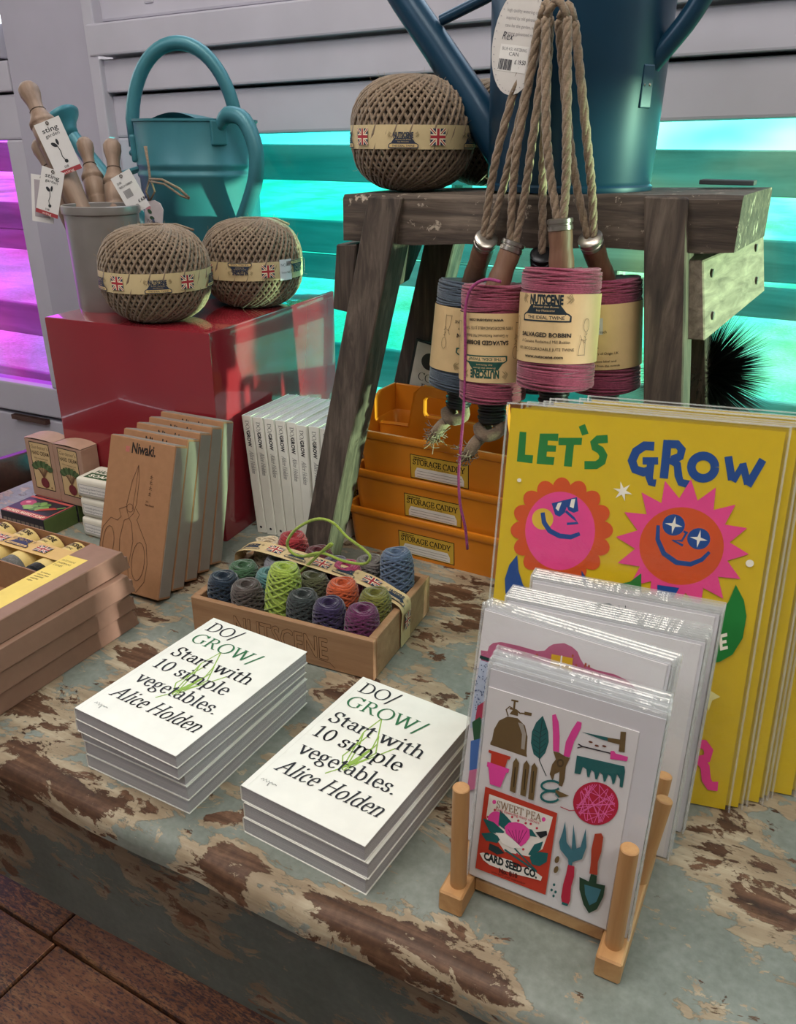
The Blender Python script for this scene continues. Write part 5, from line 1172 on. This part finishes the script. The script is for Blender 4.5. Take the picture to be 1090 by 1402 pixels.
# ================================================================ BRUSH
bp_ = px_n(962, 505, 1.005)
br_ = thing('brush_head', 'round black bristle brush standing behind the right stool leg', 'brush', Matrix.Translation((bp_.x, bp_.y, 0)) @ Matrix.Rotation(YAW, 4, 'Z'))
zc = bp_.z - .005
MB().tube([(0, .0, 0.0), (0, .0, zc - .02), (0, 0, zc + .02)], [.014, .011, .010], 12).build('handle', wood('brush_handle', '#5a3424', '#7a4a34', '#96644a', 2), br_, smooth=True)
MB().lathe([(0, 0), (.035, 0), (.036, .002), (.034, .006), (0, .006)], 24).build('foot', neck_w, br_, smooth=True)
rnd = random.Random(5); mb = MB()
for k in range(2600):
    a_ = rnd.uniform(0, 6.283); b_ = rnd.uniform(-.75, .95); s_ = math.sqrt(max(0, 1 - b_*b_)); d = Vector((s_ * math.cos(a_), s_ * math.sin(a_) * .8, b_)) ; L = rnd.uniform(.060, .074) * (1.06 if b_ < -.3 else 1)
    o = Vector((0, 0, zc)) + d * .012; w = d.orthogonal().normalized() * .0006; e_ = o + d * L + Vector((0, 0, -.004 * rnd.random()))
    mb.add([o + w, o - w, e_], [(0, 1, 2)]); w2 = d.cross(w).normalized() * .0006; mb.add([o + w2, o - w2, e_], [(0, 1, 2)])
stuff(mb.build('bristles', flat('#0c1414', .45, .4, var=.2), br_))
# ================================================================ POSTERS
def px_map(fn, PM):
    """crop coordinates -> local (u, v) on the front plane of PM"""
    iv = PM.inverted(); p0 = PM.translation; nr = (PM.to_3x3() @ Vector((0, 1, 0)))
    def g(x, y):
        q = iv @ at_plane(*fn(x, y), p0, nr); return (q.x, q.z)
    return g
def remap(a, g): a.items = [([g(*v) for v in vs], fs, c, l) for vs, fs, c, l in a.items]; return a
PW, PHt = .1965, .2967
PYAW, PLEAN = R(-16.3), R(12.9)
PM = TR(.0685, .5564, .0012, PYAW, PLEAN)
yel = flat('#d8b81a', .38, .4, var=.03)
clear = sleeve_mat()
def frosted():
    t = NT('sleeve_fold'); tr = t.n('ShaderNodeBsdfTransparent'); mx = t.n('ShaderNodeMixShader'); mx.inputs[0].default_value = 0.27
    t.b.inputs['Base Color'].default_value = (0.80, 0.81, 0.80, 1); t.b.inputs['Roughness'].default_value = 0.12
    t.l(tr.outputs[0], mx.inputs[1]); t.l(t.b.outputs[0], mx.inputs[2]); t.l(mx.outputs[0], t.out.inputs[0]); return t.m
flap_m = frosted()
def sleeve(parent, x0, x1, z0, z1, y0, y1): 
    s_ = MB().box(x0, x1, y0, y1, z0, z1).build('clear_sleeve', clear, parent, .0008, seg=1)
    if z1 < .25: MB().box(x0, x1, y1, y1 + .0003, z1 - .006, z1 + .0004).build('sleeve_flap', flap_m, s_)
    else: MB().box(x0, x1, y0 - .0002, y1 + .0002, z1 - .0008, z1 + .0002).build('sleeve_fold', flap_m, s_)
    MB().box(x0, x0 + .0012, y0 - .0002, y1 + .0002, z0, z1).build('sleeve_seam', flap_m, s_); MB().box(x1 - .0012, x1, y0 - .0002, y1 + .0002, z0, z1).build('sleeve_seam', flap_m, s_)
    return s_
po = thing('art_print', 'yellow LET\'S GROW art print with smiling flower faces in a clear sleeve, foremost', 'print', PM, 'sleeved art prints')
MB().box(0, PW, 0, .0012, 0, PHt).build('sheet', yel, po)
sleeve(po, -.0035, PW + .0035, -.001, PHt + .004, -.0012, .0022)
c5 = lambda x, y: (670 + x / 2.595, 530 + y / 2.595); c6 = lambda x, y: (900 + x / 2.329, 800 + y / 2.329)
G_, B_, O_, P_, Wt = '#1f7a36', '#14478f', '#d4521f', '#e8468f', '#efe9dc'
a = Art()
a.poly([(108,158),(132,160),(127,240),(156,242),(153,271),(98,264)], G_); a.poly([(180,165),(246,165),(244,192),(208,190),(207,206),(238,208),(236,230),(205,229),(203,247),(232,249),(228,277),(168,272)], G_)
a.poly([(246,180),(330,180),(328,205),(301,205),(293,283),(265,281),(273,206),(246,206)], G_); a.poly([(318,140),(340,131),(353,165),(330,172)], G_)
a.stroke([(421,184),(385,186),(372,198),(376,213),(395,224),(406,243),(400,264),(380,277),(338,277)], 29, G_)
a.stroke([(586,210),(552,208),(522,228),(507,262),(518,292),(548,302),(570,296)], 32, B_); a.stroke([(545,262),(600,262)], 26, B_); a.stroke([(575,262),(568,320),(574,338),(592,341)], 27, B_)
a.stroke([(634,188),(620,324)], 30, B_); a.stroke([(634,202),(668,203),(684,222),(678,246),(650,258)], 30, B_); a.stroke([(640,256),(668,275),(672,315),(680,338),(711,346)], 28, B_)
a.stroke([(760 + 42*math.cos(R(t)), 284 + 40*math.sin(R(t))) for t in range(0, 375, 15)], 31, B_)
a.stroke([(849,246),(862,330)], 28, B_); a.stroke([(866,335),(902,275)], 22, B_); a.stroke([(900,270),(918,345)], 26, B_); a.stroke([(918,350),(972,258)], 28, B_)
def star(cx, cy, r1, r2, n, c, ph=0.0, sx=1, sy=1): a.poly([(cx + sx*(r1 if i % 2 == 0 else r2)*math.cos(ph + math.pi*i/n), cy + sy*(r1 if i % 2 == 0 else r2)*math.sin(ph + math.pi*i/n)) for i in range(2*n)], c)
star(474, 370, 36, 12, 6, Wt, .3)
# left flower
for k in range(16): t = 2*math.pi*k/16; a.ell(258 + 140*math.cos(t), 508 + 146*math.sin(t), 42, 33, O_, 18, math.degrees(t))
a.ell(258, 508, 145, 150, O_, 32); a.ell(252, 510, 124, 139, P_, 40); a.ell(190, 468, 38, 38, '#dcb73a')
a.stroke([(190,445),(195,480),(215,510),(250,528),(290,532),(322,520)], [15, 17, 18, 18, 17, 13], B_)
a.poly([(222,412),(312,390),(317,440),(300,446),(282,438),(276,424),(268,446),(250,460),(234,452)], B_); a.poly([(244,412),(258,408),(246,440),(236,430)], Wt); a.poly([(292,398),(306,396),(300,430),(286,424)], Wt)
a.stroke([(272,440),(300,465),(315,482),(276,485)], 9, B_)
# right flower
star(686, 562, 238, 168, 16, P_, .13); a.ell(683, 564, 150, 138, O_, 44)
a.ell(655, 489, 40, 38, B_); a.ell(744, 538, 41, 38, B_); star(655, 489, 32, 8, 4, Wt, .2); star(744, 538, 32, 8, 4, Wt, .2); a.stroke([(690,512),(705,518)], 8, B_)
a.stroke([(600,490),(598,540),(620,590),(665,622),(715,628),(755,612),(782,585)], [12, 16, 18, 18, 17, 15, 11], B_); a.stroke([(700,518),(684,545),(650,542),(688,562)], 8, B_)
a.ell(925, 625, 15, 13, Wt, 16); a.ell(107, 330, 8, 7, Wt, 12)
a.poly([(100,595),(72,630),(56,680),(58,730),(80,790),(140,800),(190,780),(150,740),(120,700),(104,650)], B_)
a.poly([(328,650),(352,690),(380,720),(330,730)], B_); a.poly([(540,660),(500,690),(445,702),(420,720),(540,730)], G_)
a.poly([(875,700),(840,780),(900,800),(908,780)], G_)
i5 = len(a.items); gl5 = px_map(c5, PM); remap(a, gl5)
a2 = Art()
a2.poly([(250,0),(276,50),(284,100),(272,170),(240,222),(200,245),(140,254),(60,262),(60,180),(120,140),(190,100),(230,50)], G_)
a2.poly([(163,168),(190,160),(192,172),(182,175),(185,212),(175,214),(171,178),(164,180)], Wt); a2.poly([(196,160),(222,153),(223,164),(206,168),(207,178),(220,175),(221,185),(207,188),(208,198),(224,194),(225,204),(200,210)], Wt)
a2.poly([(165,308),(171,338),(201,357),(175,368),(163,402),(157,370),(132,358),(156,342)], '#e6dfa0')
a2.stroke([(112,492),(108,590)], 34, P_); a2.stroke([(112,506),(150,508),(164,528),(158,552),(128,560)], 30, P_); a2.stroke([(135,556),(152,580),(156,620),(168,640),(193,642)], 30, P_)
a2.stroke([(82,622),(88,634),(90,618),(94,632),(99,622),(103,630)], 2.2, '#3a3416')
a2.poly([(70,10),(40,60),(0,70),(0,0)], B_); remap(a2, px_map(c6, PM)); a.items += a2.items
# keep the printing inside the sheet
a.items = [([(min(max(u_, .0015), PW - .0015), min(max(v_, .0015), PHt - .0015)) for u_, v_ in vs], fs, c, l) for vs, fs, c, l in a.items]
a.build('printed_artwork', po, m_front(), step=.00002)
back_n = ('second from the front', 'third from the front', 'fourth from the front', 'fifth from the front', 'sixth from the front', 'seventh from the front', 'rearmost')
pb = None
for i, (dx, dy, dz) in enumerate(((.010, .0055, 0), (.014, .0105, 0), (.026, .016, 0), (.030, .021, .001), (.034, .026, 0), (.052, .032, 0), (.058, .038, .001))):
    M = TR(.0685, .5564, .0012, PYAW) @ Matrix.Translation((dx, dy, dz)) @ Matrix.Rotation(-PLEAN, 4, 'X')
    lab = 'plain-fronted yellow art print in a clear sleeve, %s in the leaning row' % back_n[i]
    if pb is None:
        pb = thing('art_print', lab, 'print', M, 'sleeved art prints'); MB().box(0, PW, 0, .0012, 0, PHt).build('sheet', yel, pb); MB().box(.001, PW - .001, .0012, .0024, .001, PHt - .001).build('backing_board', flat('#a99468', .8), pb); sleeve(pb, -.0035, PW + .0035, -.001, PHt + .003, -.0010, .0032)
    else: dup(pb, M, lab)
# ================================================================ CARD STAND
pine = wood('pine', '#a5764a', '#c0925f', '#d3aa78', 1, .9, .5); pine_v = wood('pine_dowel', '#a5764a', '#c0925f', '#d0a674', 2, 1.0, .5)
st = thing('card_stand', 'small pine card stand with upright dowels at the front of the bench', 'stand', TE(0, 0, 0))
FZ = .0175
for x0, x1 in ((-.160, -.143), (-.053, -.0365)):
    MB().box(x0, x1, .377, .487, 0, FZ).build('foot_bar', pine, st, .0012, seg=1)
for y in (.400, .470): MB().box(-.143, -.053, y, y + .010, .004, .0145).build('cross_bar', pine, st, .001, seg=1)
def dowel(b, t, r=.0056):
    b, t = Vector(b), Vector(t); ax = (t - b); M = Matrix.Translation(b) @ ax.to_track_quat('Z', 'Y').to_matrix().to_4x4(); L = ax.length
    MB().lathe([(r, 0), (r, L - .0006), (r - .0006, L)], 20, M=None).build('dowel', pine_v, st, smooth=True, M=M)
dowel((-.1505, .3885, FZ - .004), (-.1515, .3885, .101)); dowel((-.0450, .3905, FZ - .004), (-.0445, .3915, .097))
dowel((-.0425, .448, FZ - .004), (-.0355, .462, .080)); dowel((-.1535, .448, FZ - .004), (-.1600, .462, .080))
dowel((-.0430, .476, FZ - .004), (-.0405, .488, .078)); dowel((-.1535, .476, FZ - .004), (-.157, .486, .078))
# ================================================================ GREETING CARDS
wcard = flat('#dedadb', .55, .35, var=.02); env = flat('#d3d0d5', .6, .3, var=.02)
ords2 = ('foremost', 'second', 'third', 'fourth', 'fifth', 'rearmost')
def card(label, M, w, h, cw_, ch_, cx=.0, art=None, group='greeting cards', printer=None):
    c = thing('greeting_card', label, 'card', M, group)
    MB().box(0, w, .0006, .0012, 0, h).build('envelope', env, c)
    MB().box(cx, cx + cw_, 0, .0006, .001, ch_).build('card', wcard, c)
    sleeve(c, -.002, w + .002, -.0006, h + .004, -.0005, .0016)
    return c
# front card with the garden tools
CY1, CL1 = R(-27.6), R(6.6)
C1 = TR(.0500, .4212, FZ + .0008, CY1, CL1)
cc = card('greeting card printed with garden tools and seed packet, foremost in the pine stand', C1, .108, .1585, .0947, .1459)
c4 = lambda x, y: (590 + x / 2.946, 900 + y / 2.946)
a = Art(); bz, tl_c, pk, rd, rs = '#6b5636', '#1d6263', '#e2479b', '#b93a28', '#b3263f'
# sprayer
a.poly([(247,332),(255,290),(275,255),(310,238),(350,245),(380,275),(390,320),(386,385),(388,402),(240,352),(240,344)], bz); a.poly([(352,262),(372,268),(384,310),(378,372),(364,368),(368,310)], '#a79f96')
a.stroke([(325,172),(353,178)], 7, bz); a.stroke([(339,176),(335,212)], 8, bz); a.stroke([(318,206),(345,212),(360,225),(405,228)], 6, bz); a.poly([(378,218),(408,224),(406,236),(378,232)], bz); a.stroke([(312,236),(304,210),(318,198),(330,205)], 5, bz); a.poly([(318,228),(352,236),(352,215),(330,212)], bz)
# leaf
a.poly([(452,235),(462,262),(474,300),(476,340),(462,385),(440,410),(415,390),(404,345),(408,300),(425,262)], tl_c); a.stroke([(450,250),(440,330),(438,415),(466,478)], 3, '#15393b')
for k in range(5): a.stroke([(441,300 + k*22),(465,285 + k*20)], 2, '#15393b'); a.stroke([(441,305 + k*22),(414,290 + k*20)], 2, '#15393b')
# secateurs
a.poly([(490,232),(504,228),(516,260),(520,320),(518,382),(494,376),(493,300)], pk); a.poly([(592,256),(609,262),(606,285),(578,340),(560,402),(536,396),(545,340),(570,290)], pk)
a.poly([(494,378),(520,384),(545,400),(562,404),(545,440),(540,490),(530,520),(516,515),(520,460),(500,470),(492,498),(480,470),(490,430),(505,410)], bz); a.ell(523, 425, 15, 17, '#4b3d28'); a.ell(523, 425, 8, 9, bz)
# tools at right
a.poly([(610,300),(716,322),(714,336),(690,330)], tl_c); a.poly([(714,322),(764,330),(766,298),(788,300),(782,382),(758,378),(762,350),(714,338)], bz)
for p_ in ((645,340),(670,355),(700,357)): a.ell(*p_, 9, 4, '#6b3a28', 10, 15)
a.stroke([(595,348),(612,358),(728,386)], 5, '#23222a'); a.stroke([(592,364),(612,358)], 4, '#23222a'); a.poly([(726,376),(740,376),(746,386),(796,400),(792,418),(724,408)], pk)
a.poly([(590,394),(782,438),(784,460),(774,524),(762,520),(764,490),(752,470),(742,505),(734,512),(728,480),(716,470),(706,498),(698,500),(694,472),(682,462),(672,490),(664,490),(660,462),(648,452),(640,482),(632,480),(628,450),(614,440),(604,470),(580,466)], tl_c)
# twine ball
a.ell(666, 588, 92, 86, rs, 40, 20)
rnd = random.Random(3)
for k in range(26):
    t0 = rnd.uniform(0, 180); off = rnd.uniform(-60, 60); ca, sa = math.cos(R(t0)), math.sin(R(t0)); hl = math.sqrt(max(0, 80**2 - off**2)) * .97
    a.stroke([(666 - sa*off - ca*hl, 588 + ca*off - sa*hl), (666 - sa*off + ca*hl, 588 + ca*off + sa*hl)], 2.6, '#e86aa8')
a.stroke([(582,614),(560,615),(524,600)], 3, rs)
# pots, labels
a.poly([(236,370),(324,398),(320,410),(312,408),(300,446),(242,428),(246,386),(234,380)], rd); a.poly([(230,418),(318,448),(314,464),(306,462),(282,522),(240,508),(234,442),(228,436)], pk)
for k, x in enumerate((320, 362, 394)): a.poly([(x,535 + 16*k),(x + 14,420 + 8*k),(x + 26,402 + 10*k),(x + 38,424 + 10*k),(x + 22,545 + 14*k)], bz); a.stroke([(x + 22,440 + 8*k),(x + 16,520 + 12*k)], 4, '#2e2416')
# scissors
a.stroke([(486 - 38*math.cos(R(t)), 515 + 20*math.sin(R(t))) for t in range(-150, 160, 20)], 9, tl_c); a.stroke([(484 - 38*math.cos(R(t)), 558 + 22*math.sin(R(t))) for t in range(-150, 160, 20)], 9, tl_c)
a.poly([(505,530),(560,556),(516,562),(505,550)], bz); a.stroke([(505,545),(518,560)], 6, tl_c)
# seed packet
a.poly([(222,518),(512,625),(464,954),(182,846)], rd); a.poly([(238,548),(494,640),(478,700),(452,770),(400,800),(300,780),(240,690),(226,640)], '#e6dfd6')
gc = gl4 = None
a.ell(258, 580, 8, 9, pk, 12); a.ell(457, 650, 8, 9, pk, 12)
for p_ in ((232,640),(260,612),(290,640),(330,640),(355,655),(385,665),(405,668),(430,685),(245,690),(395,720),(375,770),(350,790)): a.ell(*p_, 5, 5, '#c2374f', 10)
a.ell(262, 650, 30, 34, pk, 20, 20)
for pts in ([(212,645),(255,660),(300,700),(285,712),(240,700)], [(205,705),(250,702),(285,725),(270,745),(225,735)], [(282,612),(310,640),(328,660),(300,690),(275,670)], [(400,800),(440,780),(475,785),(470,820),(440,838),(410,830)], [(395,790),(420,750),(455,738),(445,770),(415,800)], [(385,685),(410,690),(430,720),(400,715)]): a.poly(pts, '#1f5f60')
a.poly([(300,680),(318,662),(345,660),(375,668),(400,690),(402,720),(385,745),(360,762),(335,730),(305,705)], pk)
for k in range(6): a.stroke([(352,758),(315 + k*15,690 + (k % 2)*4)], 2.5, '#8f2a63')
a.poly([(264,702),(300,705),(340,735),(372,765),(330,765),(290,745)], '#eee8e2'); a.poly([(240,745),(275,760),(300,785),(270,790),(235,770)], '#24383a'); a.stroke([(300,770),(430,860)], 7, '#1f5f60'); a.stroke([(340,765),(430,858)], 5, '#1f5f60'); a.poly([(425,700),(470,695),(472,712),(445,725)], '#24272c')
a.poly([(200,785),(214,782),(330,815),(340,838),(400,842),(452,880),(446,896),(420,888),(330,866),(240,832),(214,812)], '#e6dfd6')
remap(a, px_map(c4, C1))
# lettering on the packet, in card coordinates
gl = px_map(c4, C1)
def txt(t, p, q, sy, c, kind='sans', bold=0.0):
    (x0_, y0_), (x1_, y1_) = gl(*p), gl(*q); a.text(t, x0_, y0_, width=math.hypot(x1_ - x0_, y1_ - y0_), sy=sy, c=c, kind=kind, bold=bold, rot=math.degrees(math.atan2(y1_ - y0_, x1_ - x0_)))
txt('SWEET PEA', (268,600), (448,658), .0078, '#8a6a4a', 'serif'); txt('Early flowering many colours', (266,612), (440,668), .0032, '#c2374f')
txt('CARD SEED CO.', (216,808), (430,886), .0082, '#1d2a2c', bold=.05); txt('No. 810', (278,862), (352,886), .0052, '#5a1f18', bold=.04); txt('sow april until september', (248,862), (384,912), .0026, '#5a1f18')
b_ = Art()
b_.poly([(545,655),(550,740),(570,770),(578,668),(590,765),(606,760),(628,684),(630,760),(612,808),(574,820),(572,836),(558,834),(556,808),(525,770),(520,740),(534,700)], '#3e6f7c')
b_.poly([(556,830),(582,838),(580,880),(568,920),(564,975),(556,994),(532,985),(528,960),(536,910),(548,870)], rs); b_.poly([(532,980),(556,988),(554,998),(530,990)], '#1f5f60')
b_.poly([(664,706),(690,704),(698,720),(690,780),(676,820),(674,872),(660,870),(642,866),(648,820),(650,770)], '#a8402a'); b_.poly([(648,868),(672,876),(670,906),(706,914),(698,960),(672,1010),(640,1026),(618,990),(602,930),(602,880),(640,898)], '#26412f'); b_.poly([(622,910),(650,918),(690,930),(670,980),(642,994),(625,950)], '#3e6f7c')
for p_ in ((512,810),(508,850)): b_.ell(*p_, 9, 15, bz, 12, 20)
for p_ in ((500,911),(490,932),(506,940),(498,956)): b_.ell(*p_, 5, 6, '#1f5f60', 10)
remap(b_, gl); a.items += b_.items
a.build('printed_artwork', cc, m_front(), step=.000012)
for i in range(1, 6):
    M = TR(.0500, .4212, FZ + .0008, CY1) @ Matrix.Translation((-.0005 * i, .0021 * i, .0)) @ Matrix.Rotation(-(CL1 + R(.9) * i * .8), 4, 'X')
    card('sleeved white greeting card behind the garden tools card, %s of that batch' % ords2[i], M, .108, .1585 + .001 * (i % 2), .0947, .150)
# second batch: pink tree house
Y2 = R(-31.5)
for i in range(3):
    M = TR(.0425, .4576, FZ + .0008, Y2) @ Matrix.Translation((.001 * i, .0022 * i, 0)) @ Matrix.Rotation(-R(10 + .6 * i), 4, 'X')
    lab = ('greeting card printed with a pink thatched house with yellow window', 'sleeved white greeting card right behind the pink house card', 'sleeved white greeting card two behind the pink house card')[i]
    k = card(lab, M, .124, .1765, .122, .1755)
    if i == 0:
        c3 = lambda x, y: (600 + x / 2.725, 760 + y / 2.725); a = Art(); pkc = '#b75f80'
        a.poly([(160,355),(185,358),(190,340),(205,328),(235,324),(300,338),(370,358),(398,356),(412,342),(430,332),(470,328),(500,342),(520,360),(530,385),(545,410),(590,428),(660,445),(710,470),(748,508),(760,640),(160,560)], pkc)
        rr_ = random.Random(2)
        for _ in range(40): xx = rr_.uniform(200, 720); top_ = 352 if xx < 420 else (352 + max(0, xx - 500) * .62); a.ell(xx, rr_.uniform(top_ + 12, top_ + 75), 4, 6, '#a8502f', 8)
        a.poly([(424,368),(504,384),(498,440),(418,425)], '#cfa42a'); a.stroke([(462,374),(456,434)], 6, '#e4dfd8'); a.stroke([(420,398),(502,413)], 6, '#e4dfd8')
        a.poly([(158,372),(215,392),(212,402),(156,384)], '#1d3a38')
        a.poly([(158,390),(206,405),(204,640),(110,640),(130,500)], '#b9c3d6')
        for _ in range(90): a.ell(rr_.uniform(140, 200), rr_.uniform(400, 630), 2.0, 2.6, '#3d4a78', 6)
        a.poly([(150,560),(180,540),(178,600),(140,620)], '#b03a55'); a.poly([(130,620),(160,600),(175,660),(140,720)], '#2f5a3c'); a.poly([(125,690),(165,680),(160,800),(120,800)], '#4a6fb0'); a.poly([(120,800),(165,790),(160,860),(110,880)], '#c76f92')
        remap(a, px_map(c3, M)); a.items = [([(min(max(u_, .001), .121), min(max(v_, .001), .1745)) for u_, v_ in vs], fs, c, l) for vs, fs, c, l in a.items]
        a.build('printed_artwork', k, m_front(), step=.00001)
for i in range(6):
    M = TR(.069, .5080, .0012, R(-23.7)) @ Matrix.Translation((.0004 * i, .0021 * i, 0)) @ Matrix.Rotation(-R(10), 4, 'X')
    card('sleeved white greeting card standing behind the pine stand, %s of the third batch' % ords2[i], M, .1395 - .001 * (i % 3), .1700 + .0006 * i, .137, .168)
for i in range(4):
    M = TR(.091, .5275, .0012, R(-22)) @ Matrix.Translation((.0004 * i, .0021 * i, 0)) @ Matrix.Rotation(-R(9.9), 4, 'X')
    lab = 'sleeved greeting card with a dark green roof printed on it, foremost of the tallest batch' if i == 0 else 'sleeved white greeting card of the tallest batch before the yellow prints, %s' % ('second', 'third', 'rearmost')[i - 1]
    k = card(lab, M, .1340, .1760 + .0008 * i, .131, .174)
    if i == 0:
        c3 = lambda x, y: (600 + x / 2.725, 760 + y / 2.725); a = Art(); a.poly([(545,185),(640,180),(727,235),(727,300),(545,270)], '#38484c')
        for q_ in range(7): a.stroke([(555 + q_*24, 188),(555 + q_*24, 290)], 3, '#22292c')
        remap(a, px_map(c3, M)); a.build('printed_artwork', k, m_front(), step=.00002)
# ================================================================ CHAIR
ch_m = wood('dark_chair_wood', '#241612', '#3d241c', '#553327', 0, .5, .3)
chm = px_n(10, 640, .93)
chair = thing('wooden_chair', 'dark polished wooden chair with curved back rail beyond the left end of the bench', 'chair', Matrix.Translation((chm.x - .10, chm.y + .02, FLOOR)) @ Matrix.Rotation(YAW, 4, 'Z'))
H0 = chm.z - FLOOR
def slab(nm, zc, hh, rad_, a0, a1, th_):
    mb = MB(); rows = []
    for i in range(13):
        an = R(a0 + (a1 - a0) * i / 12); c_, s_ = math.cos(an), math.sin(an)
        e_ = math.sin(math.pi * (i + .6) / 13.2) ** .5
        rows.append([((rad_ - th_) * c_, (rad_ - th_) * s_, zc - hh * e_), (rad_ * c_, rad_ * s_, zc - hh * e_), ((rad_ + .002) * c_, (rad_ + .002) * s_, zc), (rad_ * c_, rad_ * s_, zc + hh * e_), ((rad_ - th_) * c_, (rad_ - th_) * s_, zc + hh * e_)])
    mb.grid(rows, cu=True); mb.f += [tuple(range(5)), tuple(60 + k for k in range(4, -1, -1))]; mb.mi += [0, 0]; mb.build(nm, ch_m, chair, smooth='all')
slab('back_rail', H0 + .0, .055, .20, -75, 55, .020)
MB().lathe([(0, .43), (.19, .43), (.2, .445), (.19, .46), (0, .462)], 28).build('seat', ch_m, chair, smooth=True)
for sx in (-1, 1):
    for sy in (-1, 1): MB().tube([(.16*sx, .16*sy, 0), (.14*sx, .14*sy, .44)], [.014, .018], 10).build('leg', ch_m, chair, smooth=True)
for an in (-60, -20, 30): c_, s_ = math.cos(R(an)), math.sin(R(an)); MB().tube([(.17*c_, .17*s_, .45), (.19*c_, .19*s_, H0)], .010, 8).build('spindle', ch_m, chair, smooth=True)

# ================================================================ printing and fittings belong to the part that carries them
CARRIER = {'cover_lettering': ('cover',), 'spine_lettering': ('cover',), 'band_print': ('band', 'paper_band'), 'price_sticker': ('band',), 'label_print': ('label',), 'printed_artwork': ('card', 'sheet'),
           'print': ('card', 'wrapper', 'front_card'), 'side_label': ('wrapper',), 'strip_print': ('strip',), 'burnt_lettering': ('front_board',), 'lid_print': ('carton',), 'side_print': ('carton',), 'end_flap': ('carton',),
           'printed_panel': ('carton',), 'ferrule': ('neck',), 'string': ('card',), 'rose': ('spout',), 'spout_brace': ('spout',), 'top_flap': ('carton',), 'side_flap': ('carton',)}
stem_ = lambda o: o.name.split('.')[0]
for root in [o for o in bpy.data.objects if o.parent is None and o.type == 'EMPTY']:
    kids = list(root.children)
    for k in kids:
        if stem_(k) in CARRIER or (stem_(k) == 'label' and any(stem_(q) in ('tub', 'carton', 'carton_body') for q in kids)):
            want = CARRIER.get(stem_(k), ('tub', 'carton', 'carton_body'))
            host = next((q for w in want for q in kids if stem_(q) == w and q is not k and not q.matrix_basis.to_translation().length > 1e-9), None)
            if host: k.parent = host
